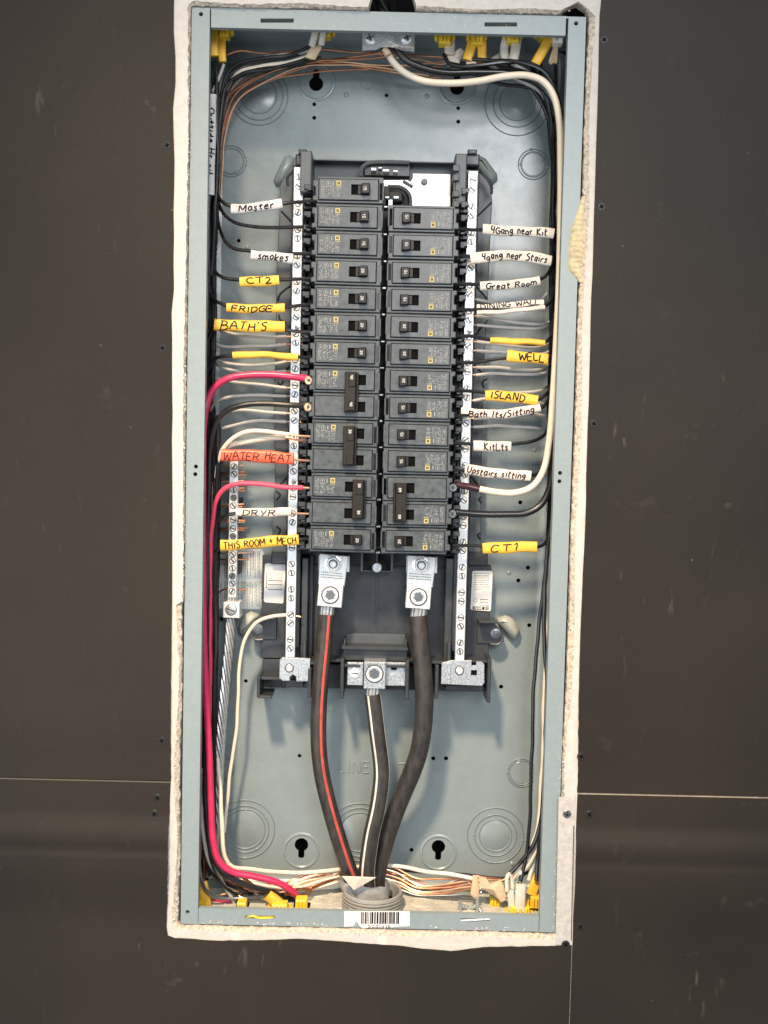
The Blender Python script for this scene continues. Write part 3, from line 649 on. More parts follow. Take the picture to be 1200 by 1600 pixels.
# knockouts: rings pressed in the back
def ring_prof(mb, c, r, w=.6, h=1.2, n=48, mi=0):
    mb.lathe(c, [(r - w, -.02), (r - w * .5, h * .8), (r, h), (r + w * .5, h * .8), (r + w, -.02)], n, cap0=False, cap1=False, mi=mi)
def knock(x, y, radii, seed):
    q = P(x, y, BACKY); mb = MB(); rd = rng(seed)
    for k, r in enumerate(radii): ring_prof(mb, q, r)
    mb.lathe(q, [(radii[0] * .93, -.02), (radii[0] * .88, .45)], 40, cap0=False)
    for k, r in enumerate(radii):
        for t in range(2 if k else 1):
            a = R_(rd.choice([20, 100, 180, 260, 300]) + t * 90); c = Vector((q.x + r * math.cos(a), BACKY - .35, q.z + r * math.sin(a)))
            mb.lathe(c, [(1.6, 0), (1.2, .5), (.5, .75)], 8)
    mb.build('knockout', 'box_paint', back)
knock(405, 150, (17.5, 24, 29), 1); knock(808, 160, (18, 24.5, 33), 2); knock(383, 1295, (21, 25, 31), 3); knock(774, 1305, (17, 22, 29.5), 4); knock(562, 1300, (21, 26, 31), 5)
knock(361, 252, (13, 15.5), 6); knock(833, 257, (12.5, 15), 7); knock(815, 1207, (13, 15), 8); knock(344, 1200, (13, 15), 9)
for x, y in ((541, 148), (667, 150), (386, 386), (795, 895), (846, 843), (404, 657), (386, 787), (835, 703), (373, 812), (800, 1350), (630, 1354), (838, 508)):
    q = P(x, y, BACKY); MB().lathe(q, [(2.6, -.02), (1.9, .7), (.8, 1.1)], 12).build('dimple', 'box_paint', back)
# pressed cones round the keyholes
for x, y, up in ((494, 131, 1), (714, 137, 1), (471, 1325, 0), (685, 1328, 0)):
    q = P(x, y, BACKY); ring_prof(MB(), q, 15)
    mb = MB(); mb.lathe((q.x, q.y, q.z + (2 if up else -3)), [(20, -.02), (18.6, .8), (17.4, .9), (16.2, .02)], 40, cap0=False, cap1=False); mb.build('keyhole_rim', 'box_paint', back)
# raised bosses that carry the interior
def boss(pts, d0, name='boss', m='box_paint'):
    pl = pxz(pts, BACKY - 6); MB().prism(pl, BACKY - d0, BACKY, c=min(5.0, d0 * .6)).build(name, m, back, smooth=60)
boss([(427, 280), (432, 290), (444, 284), (461, 262), (461, 248), (452, 241), (444, 244)], 9)
boss([(744, 246), (751, 243), (759, 247), (777, 271), (778, 280), (770, 288), (762, 285), (746, 262)], 9)
boss([(776, 966), (790, 961), (801, 966), (812, 983), (810, 994), (802, 1000), (778, 973)], 13, m='mat_boss')
boss([(405, 960), (392, 955), (381, 961), (373, 978), (374, 989), (382, 993), (404, 968)], 13, m='mat_boss')
# earth symbol and the pressed words
q = P(573, 128, BACKY); mb = MB(); ring_prof(mb, q, 7.0, .5, .4, 28)
mb.box(q.x - 6, q.x + 6, BACKY - .4, BACKY, q.z - .4, q.z + .4).box(q.x - .4, q.x + .4, BACKY - .4, BACKY, q.z - 6, q.z - .5).box(q.x - 3, q.x + 3, BACKY - .4, BACKY, q.z + 3, q.z + 3.7); mb.build('earth_symbol', 'box_paint', back)
def emboss(text, x0, x1, y, hpx):
    a, b = P(x0, y, BACKY), P(x1, y, BACKY); mb = MB()
    w, ss = strokes(text, 1, 0.0, .2)
    sx = (b.x - a.x) / w; sz = hpx * .66
    for st in ss: mb.sweep([Vector((a.x + p[0] * sx, BACKY - .15, a.z + p[1] * sz)) for p in st], [[(1, 0), (.6, 1), (-.6, 1), (-1, 0), (-.6, -1), (.6, -1)]], .75, .75)
    mb.build('embossed_word', 'box_paint', back)
emboss('LINE', 530, 577, 1206, 17); emboss('UNIT', 586, 634, 1208, 17)
# knockouts in the bottom wall
for x, y, r in ((540, 1405, 24), (742, 1412, 22), (660, 1407, 12), (495, 1405, 9)):
    q = P(x, y, 50); mb = MB(); z = -iz + .05
    for rr_ in (r, r * .78):
        mb.lathe((q.x, 62, z), [(rr_ - .6, -.1), (rr_, .6), (rr_ + .6, -.1)], 36, axis='z', cap0=False, cap1=False)
    mb.build('knockout', 'dust', bot)
# ================================================================== PLASTIC INTERIOR
inter = thing('panel_interior', (0, 80, -200), 'black plastic panel interior with bars and lugs carrying the breakers', 'panel interior')
WY = 80.  # wing face depth
lw = [(462, 244), (476, 242), (487, 250), (487, 866), (455, 866), (424, 870), (424, 870), (430, 742), (428, 640), (431, 520), (432, 420), (437, 330), (437, 290), (447, 272)]
MB().prism(pxz(lw, WY), WY, BACKY - 1, c=.8).build('wing', 'wing_plastic', inter)
rw = [(733, 246), (722, 250), (716, 866), (752, 868), (752, 780), (753, 700), (757, 560), (762, 480), (765, 400), (769, 312), (767, 292), (754, 268), (744, 249)]
MB().prism(pxz(rw, WY), WY, BACKY - 1, c=.8).build('wing', 'wing_plastic', inter)
# diagonal ribs and hooks on the wings
def rib(pts, d, r=.9, name='rib', m='black'): MB().tube(spline(PP(pts, d), 3), r, 6).build(name, m, inter)
for pts in ([(459, 350), (440, 330)], [(459, 442), (437, 460), (434, 470)], [(436, 492), (437, 499), (447, 504)], [(458, 566), (438, 588)], [(443, 595), (438, 601), (434, 597)], [(455, 690), (440, 680)], [(455, 740), (434, 760)], [(431, 767), (438, 773), (432, 781)], [(432, 822), (438, 828), (433, 838)],
            [(744, 340), (768, 316)], [(744, 447), (762, 468)], [(762, 500), (756, 506), (743, 525)], [(742, 570), (754, 584)], [(761, 592), (753, 598), (757, 606)], [(737, 745), (750, 762)], [(752, 775), (748, 780), (753, 786)], [(751, 832), (746, 836), (751, 842)]):
    rib(pts, WY - .6)
for pts, d in (([(450, 290), (449, 278), (470, 256), (472, 248)], 62), ([(768, 303), (767, 288), (745, 262), (738, 252)], 62)):
    rib(pts, d, 1.6, 'guard_rail', 'base_plastic')
for x0, x1 in ((463, 485), (725, 748)):
    a, b = P(x0, 244, 58), P(x1, 262, 58); MB().box(a.x, b.x, 50, 80, b.z, a.z, 1.2).box(a.x + 3, b.x - 3, 46, 56, a.z - 1, a.z + 3.5, 1).build('bar_cap', 'base_plastic', inter)
# bar towers (carry the neutral bars) and combs between bar and breakers
BARL, BARR = -84.0, 84.6
ZT, ZB = 301.0, -178.0
MB().box(BARL - 7, BARL + 8, 58, 82, ZB + 8, ZT + 4, 1).build('bar_tower', 'base_plastic', inter)
MB().box(BARR - 8, BARR + 7, 58, 82, ZB + 8, ZT + 4, 1).build('bar_tower', 'base_plastic', inter)
ROW0, PITCH = 273.0, 25.38
CXL, CXR = -34.6, 37.2
for sx, bx in ((-1, -72.0), (1, 74.8)):
    mb = MB(); 
    mb.box(bx - 2.0, bx + 2.0, 62, 84, -66, 285)
    for k in range(28):
        z = ROW0 + 6.5 - k * PITCH / 2
        x = bx + sx * 2
        mb.box(x - 3.6, x + 3.6, 38, 64, z - 2.4, z + 2.4, .6)
        mb.box(x - 3.6 + (3.2 if sx < 0 else 0), x + 3.6 - (3.2 if sx > 0 else 0), 34, 40, z - 4.2, z - 2.4, .3)
        if k % 2: mb.box(x - 4.2, x + 4.2, 44, 62, z - 7.0, z - 3.6, .5)
    mb.build('wire_comb', 'base_plastic', inter)
    mb = MB()
    for k in range(14):
        z = ROW0 - 3.0 - k * PITCH; x = bx + sx * 3.4
        mb.box(x - 2.2, x + 2.2, 50, 62, z - 6.4, z - 1.2, .4)
    mb.build('wire_clamp_row', 'steel_dark', inter)
# back of the breaker field
q0, q1 = P(487, 251, 84), P(735, 868, 84)
MB().box(-73, 75, 84, 92, -72, 318, 1).build('bus_base', 'wing_plastic', inter)
MB().box(-1.8, 3.6, 60, 84, -66, 286).build('gap_shade', 'black', inter)  # black strip painting the shade in the gap between the breaker columns
for k in range(14):
    z = ROW0 - (k + .5) * PITCH; rk = rng(k + 60); MB().box(-1.2 + rk.uniform(0, 1.5), 3.2 - rk.uniform(0, .8), 30, 44, z - rk.uniform(.5, 1.2), z + rk.uniform(.4, 1.2), .4).build('bus_stab', 'zinc', inter)
# top of the interior: rail, plate, ribs, stabs in the empty slot
a, b = P(484, 249, 72), P(722, 256, 72); MB().box(a.x, b.x, 70, 84, b.z, a.z, 1).build('top_rail', 'wing_plastic', inter)
a = P(478, 249, 70); MB().box(a.x - 3, a.x + 8, 40, 84, P(480, 312, 70).z, a.z, 1).build('end_post', 'wing_plastic', inter)
a = P(712, 253, 70); MB().box(a.x - 2, a.x + 9, 40, 84, P(712, 330, 70).z, a.z, 1).build('end_post', 'wing_plastic', inter)
for y in (264, 279, 304, 320): q = P(713, y, 40); MB().box(q.x - 3.5, q.x + 2.5, 36, 44, q.z - 3, q.z + 3, .5).build('post_catch', 'base_plastic', inter)
pl = pxz([(590, 281), (637, 281), (641, 284), (645, 278), (645, 271), (704, 272), (704, 325), (643, 325), (641, 307), (628, 294), (600, 291), (590, 291)], 72)
MB().prism(pl, 72, 75, c=.4).build('bus_plate', 'tin', inter)
q = P(663, 284, 71); MB().lathe(q, [(3.4, -.5), (3.2, .9), (2.4, 1.2)], 18).build('plate_rivet', 'screw_dark', inter)
MB().tube(PP([(630, 283, 71.2), (645, 292, 71.2)]), 1.5, 8).build('plate_groove', 'screw_dark', inter)
rib([(564, 276), (566, 262), (576, 255), (600, 253), (640, 254)], 70, 2.0, 'cable_guide', 'wing_plastic')
rib([(606, 291), (628, 293), (640, 304), (642, 326)], 66, 1.7, 'cable_guide', 'wing_plastic')
rib([(604, 297), (624, 298), (633, 306), (636, 324)], 68, 1.4, 'cable_guide', 'base_plastic')
for x, y, w_, h_ in ((584, 265, 2.6, 1.5), (594, 263, 2.0, .8), (603, 267, 3.4, 1.2), (618, 268, 2.4, 1.0), (605, 309, 2.2, 1.0), (619, 309, 2.6, 1.3)):
    q = P(x, y, 60); MB().box(q.x - w_, q.x + w_, 58, 70, q.z - h_, q.z + h_, .4).build('bus_stab', 'zinc', inter)
a, b = P(603, 295, 68), P(628, 314, 68); MB().box(a.x, b.x, 68, 84, b.z, a.z, .5).build('slot_well', 'black', inter)
a, b = P(570, 256, 76), P(640, 276, 76); MB().box(a.x, b.x, 75, 84, b.z, a.z, .5).build('slot_well', 'base_plastic', inter)
q = P(607, 318, 60); MB().box(q.x - 3, q.x + 4, 60, 75, q.z - 5, q.z + 4, .4).build('bus_tab', 'tin', inter)
# neutral bars with their screws
def bar_screw():
    mb = MB(); mb.lathe((0, 0, 0), [(3.4, -.3), (3.4, .06)], 18, mi=1)
    for s in (1, -1):
        pl = [(2.6 * math.cos(a), 2.6 * math.sin(a)) for a in [R_(17 + 146 * i / 8) for i in range(9)]]
        mb.prism([(x, s * z) for x, z in pl], -.55, 0, .15, 0)
    return mb
def bar(x, yf, zt, zb, w, parent, name='neutral_bar'):
    o = MB().box(x - w / 2, x + w / 2, yf, yf + 8, zb, zt, .5).build(name, 'tin', parent); return o
nbl = bar(BARL, 50, ZT, ZB, 9.2, inter); nbr = bar(BARR, 50, ZT, ZB, 9.2, inter)
k = 0
z = P(650, 288, 50).z
while z > ZB + 8:
    for bx, nb in ((BARL, nbl), (BARR, nbr)):
        for dz in (4.4, -4.4):
            inst('bar_screw', 'bar_screw', bar_screw, ['tin', 'screw_dark'], nb, (bx, 49.95, z + dz + (0 if bx < 0 else .8)), rot=(0, R_(rng(k).choice([10, 35, 55, 80, 110, 140])), 0)); k += 1
    z -= 25.1
for x, y, nb in ((464, 511, nbl), (459, 752, nbl), (734, 517, nbr)):
    q = P(x, y, 49); MB().lathe(q, [(2.5, -1), (2.3, .3), (1.4, .5)], 14).build('bar_rivet', 'steel_dark', nb)

# ------------------------------------------------------------------ lower part of the interior
def pbox(x0, y0, x1, y1, d0, d1, c=.6, mb=None):
    a, b = P(x0, y0, d0), P(x1, y1, d0); return (mb or MB()).box(min(a.x, b.x), max(a.x, b.x), d0, d1, min(a.z, b.z), max(a.z, b.z), c)
pbox(482, 862, 716, 1040, 82, 92, 1).build('lower_base', 'base_plastic', inter)
pbox(410, 868, 484, 1030, 86, 96, .6).build('side_base', 'base_plastic', inter); pbox(708, 882, 763, 1040, 86, 96, .6).build('side_base', 'base_plastic', inter)
pbox(424, 862, 456, 882, 78, 86, 1).build('side_block', 'base_plastic', inter); pbox(732, 862, 762, 884, 78, 86, 1).build('side_block', 'base_plastic', inter)
for x0, x1 in ((472, 479), (697, 705)): pbox(x0, 872, x1, 1036, 62, 86, .8).build('side_rail', 'base_plastic', inter)
for x0, x1 in ((484, 487), (709, 712)): pbox(x0, 868, x1, 1030, 74, 86, .5).build('side_rib', 'base_plastic', inter)
pbox(486, 862, 712, 868, 66, 84, .5).build('cross_rib', 'base_plastic', inter)
pbox(588, 872, 589.2, 1000, 81.4, 84, .2).build('mould_line', 'base_plastic', inter)
pbox(486, 884, 712, 887, 79, 84, .3).build('cross_rib', 'base_plastic', inter)
# little well with the centre screw
mb = MB(); pbox(564, 863, 567, 893, 60, 84, .4, mb); pbox(611, 863, 614, 893, 60, 84, .4, mb); pbox(564, 891, 614, 894, 62, 84, .4, mb); pbox(588, 863, 590, 885, 62, 84, .3, mb); mb.build('screw_well', 'wing_plastic', inter)
pbox(567, 864, 611, 891, 78, 83, .2).build('well_floor', 'black', inter)
q = P(589, 887, 56); MB().lathe(q, [(4.9, -22), (4.9, 0), (4.3, .8)], 20).box(q.x - 3.6, q.x + 3.6, 55.05, 56, q.z - .5, q.z + .5).build('centre_screw', 'zinc', inter)
# bottom frame: floor plates, fins and shelves
pbox(440, 1036, 760, 1081, 82, 92, .6).build('foot_base', 'base_plastic', inter)
pbox(410, 1030, 446, 1075, 84, 94, .6).build('foot_base', 'base_plastic', inter)
def fin(xf, yt, yb, d0, d1, w=4.2, ytb=None):
    # upright plate seen edge-on, standing out from the base; top edge ytb at its root
    a = P(xf, yt, d0); b = P(xf, yb, d0); mb = MB(); x = a.x
    return MB().box(x - w / 2, x + w / 2, d0, d1, b.z, a.z, .7).build('fin', 'base_plastic', inter)
fin(484, 1045, 1090, 46, 84, 3.4); fin(535, 1030, 1092, 46, 84, 3.6); fin(637, 1032, 1094, 46, 84, 3.6); fin(683, 1040, 1092, 46, 84, 3.6)
fin(404, 1058, 1090, 52, 90, 3.2); fin(765, 1030, 1098, 52, 90, 3.6)
fin(476, 1002, 1032, 52, 86, 3.4); fin(702, 1005, 1036, 52, 86, 3.4)
def shelf(x0, x1, y, d0, d1, th=2.6, name='shelf'):
    a, b = P(x0, y, d0), P(x1, y, d0); MB().box(min(a.x, b.x), max(a.x, b.x), d0, d1, a.z - th, a.z, .4).build(name, 'base_plastic', inter)
shelf(404, 440, 1058, 58, 90); shelf(403, 424, 1087, 52, 86); shelf(470, 492, 1034, 50, 84); shelf(504, 534, 1030, 60, 84)
shelf(533, 563, 1038, 50, 84); shelf(605, 638, 1039, 50, 84); shelf(534, 638, 1010, 56, 84, 3); shelf(671, 702, 1033, 52, 84); shelf(728, 767, 1031, 56, 88); shelf(636, 650, 1030, 60, 84)
pbox(541, 990, 633, 1008, 76, 84, .5).build('window_lip', 'wing_plastic', inter)
pbox(536, 1012, 636, 1034, 62, 84, .6).build('neutral_housing', 'base_plastic', inter)
pbox(537, 1000, 540, 1012, 58, 84, .4).build('housing_post', 'base_plastic', inter); pbox(633, 1000, 636, 1012, 58, 84, .4).build('housing_post', 'base_plastic', inter)
pbox(446, 1062, 474, 1074, 66, 84, .6).build('foot_block', 'base_plastic', inter); pbox(696, 1070, 756, 1080, 66, 84, .6).build('foot_block', 'base_plastic', inter)
# corner clips beside the bosses
for sx, cx, cy in ((1, 770, 985), (-1, 408, 978)):
    q = P(cx, cy, 84); mb = MB()
    mb.prism([(q.x - sx * 16, q.z + 10), (q.x - sx * 16, q.z - 14), (q.x + sx * 6, q.z - 14), (q.x + sx * 10, q.z - 10), (q.x + sx * 11, q.z - 4), (q.x - sx * 1, q.z + 10)], 84, 96, .6)
    cl = mb.build('corner_clip', 'base_plastic', inter)
    MB().box(min(q.x - sx * 16, q.x + sx * 2), max(q.x - sx * 16, q.x + sx * 2), 66, 88, q.z + 10, q.z + 12, .4).build('clip_flange', 'base_plastic', cl)
    MB().lathe((q.x + sx * 3, 84, q.z - 3), [(5.2, -.2), (5.2, 1.2), (3.0, 1.6), (2.8, 2.6), (1.2, 2.8)], 18).build('clip_screw', 'steel_dark', cl)
    mb = MB(); mb.tube(spline([(q.x - sx * 2, 83.5, q.z - 14), (q.x + sx * 6, 83.5, q.z - 14), (q.x + sx * 10, 83.5, q.z - 10), (q.x + sx * 11, 83.5, q.z - 4)], 2), 1.2, 6); mb.build('clip_edge', 'wing_plastic', cl)
# metal foot plates
def hexa(cx, cz, r, a0=0): return [(cx + r * math.cos(a0 + R_(60) * i), cz + r * math.sin(a0 + R_(60) * i)) for i in range(6)]
lp = pxz([(437, 1031), (441, 1027), (484, 1029), (484, 1065), (463, 1065), (462, 1057), (457, 1054), (453, 1058), (453, 1064), (441, 1064), (436, 1059)], 50)
pl_l = MB().prism(lp, 50, 53, .5).build('foot_plate', 'zinc', inter)
q = P(452, 1044, 49); MB().lathe((q.x, 50, q.z), [(4.6, -.2), (4.6, .06)], 18).build('screw_ring', 'screw_dark', pl_l); MB().lathe(q, [(3.6, -1), (3.5, .7), (2.4, 1.5), (1.2, 1.1)], 16).build('plate_screw', 'zinc_bright', pl_l)
pbox(467, 1029, 484, 1064, 48.6, 50, .3).build('plate_fold', 'zinc', pl_l)
rp = pxz([(690, 1036), (705, 1032), (737, 1032), (737, 1040), (744, 1040), (744, 1034), (753, 1034), (757, 1038), (757, 1067), (753, 1072), (690, 1069)], 50)
pl_r = MB().prism(rp, 50, 53, .5).build('foot_plate', 'zinc', inter)
q = P(718, 1048, 49); MB().lathe((q.x, 50, q.z), [(4.8, -.2), (4.8, .06)], 18).build('screw_ring', 'screw_dark', pl_r); MB().lathe(q, [(3.8, -1), (3.6, .7), (2.4, 1.6), (1.2, 1.2)], 16).build('plate_screw', 'zinc_bright', pl_r)
pbox(736, 1047, 745, 1055, 49.7, 50, .0).build('plate_hole', 'void', pl_r)
pbox(690, 1036, 704, 1069, 48.6, 50, .3).build('plate_fold', 'zinc', pl_r)
# line lugs
def lug(xc, yp, xb, yb_, tilt):
    pl = pbox(xc - 24, yp - 13, xc + 24, yp + 14, 56, 60, .5).build('bus_pad', 'tin', inter)
    q = P(xc - 1, yp, 52); w = 14.2
    ca, sa = math.cos(tilt), math.sin(tilt)
    def rot(x, z): return (q.x + x * ca - z * sa, q.z + x * sa + z * ca)
    st = MB().prism([rot(-w, 8.5), rot(w, 8.5), rot(w * .92, -22), rot(-w * .92, -22)], 50, 56, .6).build('lug_strap', 'tin', inter)
    c = rot(0, 0); nut = MB().prism(hexa(c[0], c[1], 7.4, .3), 45, 50, .8)
    nut.lathe((c[0], 50, c[1]), [(9.0, 0), (9.0, .8), (8.6, 1.0)], 24); nut.lathe((c[0], 45, c[1]), [(4.6, 0), (4.6, .3)], 18, mi=1); nut.lathe((c[0], 45, c[1]), [(3.4, 0), (3.4, 2.6), (2.8, 3.2)], 16)
    nut.build('lug_nut', ['zinc_bright', 'screw_dark'], st)
    # fine stamped lines of lettering on the strap
    pr = MB(); rd = rng(int(xc))
    for row, z in enumerate((-9.5, -12.0, -14.5)):
        x = -11.
        while x < 10:
            l = rd.uniform(.8, 1.6); a, b = rot(x, z), rot(x + l, z); pr.box(a[0], b[0], 49.9, 50.1, a[1] - .5, a[1] + .5); x += l + .6
    pr.build('stamped_lettering', 'screw_dark', st)
    b = P(xb, yb_, 40); hw = 12.0
    def rb(x, z): return (b.x + x * ca - z * sa, b.z + x * sa + z * ca)
    blk = MB().prism([rb(-hw, 11.6), rb(hw, 11.6), rb(hw, -11.6), rb(-hw, -11.6)], 40, 64, .8).build('lug_block', 'alu_light', inter)
    mb = MB(); mb.lathe((b.x, 40, b.z), [(9.2, -.2), (9.0, .3), (7.6, .4)], 28, mi=1, cap0=False, cap1=False); mb.lathe((b.x, 40, b.z), [(7.5, -.2), (7.4, 1.0), (6.0, 1.3), (5.0, .2)], 28, cap1=False)
    mb.prism(hexa(b.x, b.z, 5.0, .2), 39.6, 40.2, 0, 2); mb.build('lug_screw', ['alu_light', 'screw_dark', 'steel_dark'], blk)
    return b
lugL = lug(522, 880, 516, 930, -0.07); lugR = lug(659, 882, 654, 933, -0.05)
# neutral lug
nl = pbox(569, 1034, 602, 1077, 44, 66, .6).build('neutral_lug_block', 'zinc', inter)
q = P(585, 1053, 44); mb = MB(); mb.lathe(q, [(9.4, -.2), (9.2, .3), (8.0, .4)], 28, mi=1, cap0=False, cap1=False); mb.lathe(q, [(7.9, -.2), (7.8, 1.0), (6.4, 1.3), (5.4, .2)], 28, cap1=False); mb.prism(hexa(q.x, q.z, 5.2, .5), 43.6, 44.2, 0, 2)
mb.build('lug_screw', ['alu_light', 'screw_dark', 'steel_dark'], nl)
mb = MB(); flat_text(mb, 'SERIES', P(574, 1041, 44), Vector((1, 0, 0)), Vector((0, 0, 1)), 2.6, 14, .3, 2, 0); mb.build('stamped_lettering', 'screw_dark', nl)
ns = pbox(543, 1035, 567, 1071, 52, 56, .5).build('neutral_strap', 'zinc', inter)
q = P(554, 1052, 52); MB().lathe(q, [(5.4, -.2), (5.2, .8), (4.4, 1.3)], 20).box(q.x - 4, q.x + 4, 50.55, 51, q.z - .5, q.z + .5, 0, 1).build('strap_screw', ['zinc_bright', 'screw_dark'], ns)
ns = pbox(603, 1035, 633, 1072, 54, 58, .5).build('neutral_strap', 'zinc', inter)
pbox(611, 1039, 620, 1047, 53.7, 54, 0).build('plate_hole', 'void', ns)

# ------------------------------------------------------------------ stickers on the box and interior
st = thing('warning_sticker', P(372, 905, BACKY), 'large pale sticker of fine print behind the ground bar', 'sticker')
pl = pxz([(331, 862), (335, 857), (408, 858), (412, 862), (411, 948), (407, 952), (333, 951), (330, 948)], BACKY - .3)
MB().prism(pl, BACKY - .35, BACKY - .05).build('paper', 'sticker_grey', st)
pr = MB(); rd = rng(8)
for blk in ((861, 903), (908, 948)):
    x = 334.
    while x < 408:
        y = blk[0] + rd.uniform(0, 1); y1 = blk[1] - rd.choice([0, 0, 3, 12, 20])
        while y < y1:
            l = rd.uniform(1.5, 6.0); a, b = P(x, y, BACKY - .4), P(x + .9, min(y + l, y1), BACKY - .4); pr.box(a.x, b.x, BACKY - .42, BACKY - .36, b.z, a.z); y += l + .9
        x += 2.45 if rd.random() > .12 else 4.5
pr.build('fine_print', 'print_grey', st, smooth=0)
bt = thing('barcode_sticker', P(430, 912, 84), 'white barcode sticker left of the left neutral bar', 'sticker')
MB().prism(pxz([(414, 882), (417, 880), (445, 882), (447, 885), (443, 941), (441, 943), (414, 941), (412, 938)], 85.6), 85.6, 86.1).build('paper', 'sticker', bt)
pr = MB(); rd = rng(4); y = 894.
while y < 923:
    w = rd.choice([.5, .9, 1.5]); a, b = P(418, y, 85.5), P(442 - (y - 894) * .05, y + w, 85.5); pr.box(a.x, b.x, 85.5, 85.7, b.z, a.z); y += w + rd.choice([.6, .9, 1.2])
for k in range(7): a, b = P(415.2, 897 + k * 3.3, 85.5), P(416.8, 899.2 + k * 3.3, 85.5); pr.box(a.x, b.x, 85.5, 85.7, b.z, a.z)
pr.build('barcode', 'ink', bt, smooth=0)
ut = thing('rating_sticker', P(753, 923, 85), 'small white rating sticker with fine print right of the right neutral bar', 'sticker')
MB().prism(pxz([(738, 894), (740, 892), (768, 892), (770, 895), (767, 953), (765, 955), (737, 953), (735, 951)], 84.5), 84.5, 87).build('paper', 'sticker', ut)
pr = MB(); rd = rng(14)
for k, y in enumerate((895, 899, 902.5, 906, 909.5, 913, 916.5, 920, 936, 940, 945)):
    x = 741. if y < 930 else 750.; xe = 766 - rd.uniform(0, 6)
    if k in (7,): xe = 752
    while x < xe:
        l = rd.uniform(1.2, 4.0); a, b = P(x, y, 84.5), P(min(x + l, xe), y + (1.6 if k in (1, 8, 9) else 1.2), 84.5); pr.box(a.x, b.x, 84.38, 84.6, b.z, a.z); x += l + .8
a, b = P(737, 933.2, 84.5), P(767, 933.9, 84.5); pr.box(a.x, b.x, 84.38, 84.6, b.z, a.z)
pr.lathe(P(743, 938, 84.5), [(1.6, .1), (2.1, .1)], 16, cap0=False, cap1=False)
pr.build('fine_print', 'print_grey', ut, smooth=0)
a, b = P(738.5, 947.5, 84.4), P(757, 953, 84.4); MB().box(a.x, b.x, 84.34, 84.6, b.z, a.z).build('black_band', 'ink', ut)
w_ = P(740, 952, 84.3); mb = MB(); flat_text(mb, 'SQUARE'.replace('Q', 'O'), (w_.x, 84.3, w_.z + .1), Vector((1, 0, 0)), Vector((0, 0, 1)), 2.4, 9.4, .22, 1, 0)
flat_text(mb, "'", (w_.x + 2.75, 84.3, w_.z - 1.6), Vector((1, 0, 0)), Vector((0, 0, 1)), 2.2, .5, .22, 1, 0); mb.build('band_lettering', 'sticker', ut)
mb = MB(); a, b = P(758.5, 947.5, 84.4), P(763.5, 953, 84.4); mb.box(a.x, b.x, 84.34, 84.6, b.z, a.z, 0, 0); mb.box(a.x + .5, b.x - .5, 84.3, 84.4, b.z + .5, a.z - .5, 0, 1)
flat_text(mb, 'D', (a.x + 1.0, 84.28, b.z + .8), Vector((1, 0, 0)), Vector((0, 0, 1)), 1.9, 1.2, .25, 1, 0); mb.build('square_emblem', ['ink', 'sticker'], ut)
bb = thing('lip_barcode_label', P(588, 1437, LIPY), 'torn white barcode label stuck on the bottom lip', 'sticker')
MB().prism(pxz([(538, 1424), (640, 1424), (640, 1447), (600, 1448.5), (566, 1450), (561, 1446), (559, 1441), (555, 1441), (553, 1447), (538, 1448)], LIPY), LIPY - .05, LIPY + .25).build('paper', 'sticker', bb)
pr = MB(); rd = rng(2); x = 564.
while x < 624:
    w = rd.choice([.6, 1.0, 1.8, 2.4]); a, b = P(x, 1425, LIPY), P(x + w, 1443.5, LIPY); pr.box(a.x, b.x, LIPY - .15, LIPY, b.z, a.z); x += w + rd.choice([.8, 1.2, 1.9])
flat_text(pr, '5031415', P(575, 1449, LIPY - .1), Vector((1, 0, 0)), Vector((0, 0, 1)), 2.4, 22, .22, 3, 0)
pr.build('barcode', 'ink', bb, smooth=0)

# ================================================================== BREAKERS
SHY = 20.     # shoulder face depth
def body1(h):
    def f():
        mb = MB(); mb.prism([(-29.5, -h), (33.0, -h), (33.0, h), (-29.5, h), (-29.5, h - 3.6), (-33.4, h - 3.6), (-33.4, h - 9), (-31, h - 10), (-31, -h + 7), (-33.4, -h + 6), (-33.4, -h + 2), (-29.5, -h + 2)], 0, 52, .7)
        mb.box(29.0, 33.6, -.0, 4, -h + 3.0, h - 5.0, .4); return mb
    return f
def faceplate(hx0, hx1, zs):
    def f():
        # raised escutcheon with a switch opening, walls going down
        mb = MB(); x0, x1, z0, z1 = -27.6, 28.2, -9.6, 9.6; y0, y1, c = -1.7, .3, .5; h0, h1 = -4.9, 4.9
        O1 = [(x0, z0), (x1, z0), (x1, z1), (x0, z1)]; O2 = [(x0 + c, z0 + c), (x1 - c, z0 + c), (x1 - c, z1 - c), (x0 + c, z1 - c)]; H = [(hx0, h0), (hx1, h0), (hx1, h1), (hx0, h1)]
        mb.v += [(x, y1, z) for x, z in O1] + [(x, y0 + c, z) for x, z in O1] + [(x, y0, z) for x, z in O2] + [(x, y0, z) for x, z in H] + [(x, y0 + 9, z) for x, z in H]
        for k in range(4):
            for i in range(4): j = (i + 1) % 4; mb.face((k * 4 + i, k * 4 + j, k * 4 + 4 + j, k * 4 + 4 + i), 1 if k == 3 else 0)
        mb.face((16, 17, 18, 19), 1); return mb
    return f
def groove(): 
    mb = MB(); mb.box(-28.3, 28.9, -.12, .6, -10.3, 10.3); return mb  # flat black plate painting the shade in the face groove and switch slot
def toggle_mb(x0, x1):
    def f():
        mb = MB(); mb.prism([(x0, -4.5), (x1, -4.5), (x1, 5.2), (x0 + 3, 5.2), (x0, 4.4)], -7.5, 4, .7); mb.box(x0 - 3.4, x0, -2.0, 4, -4.4, 4.4, .4); return mb
    return f
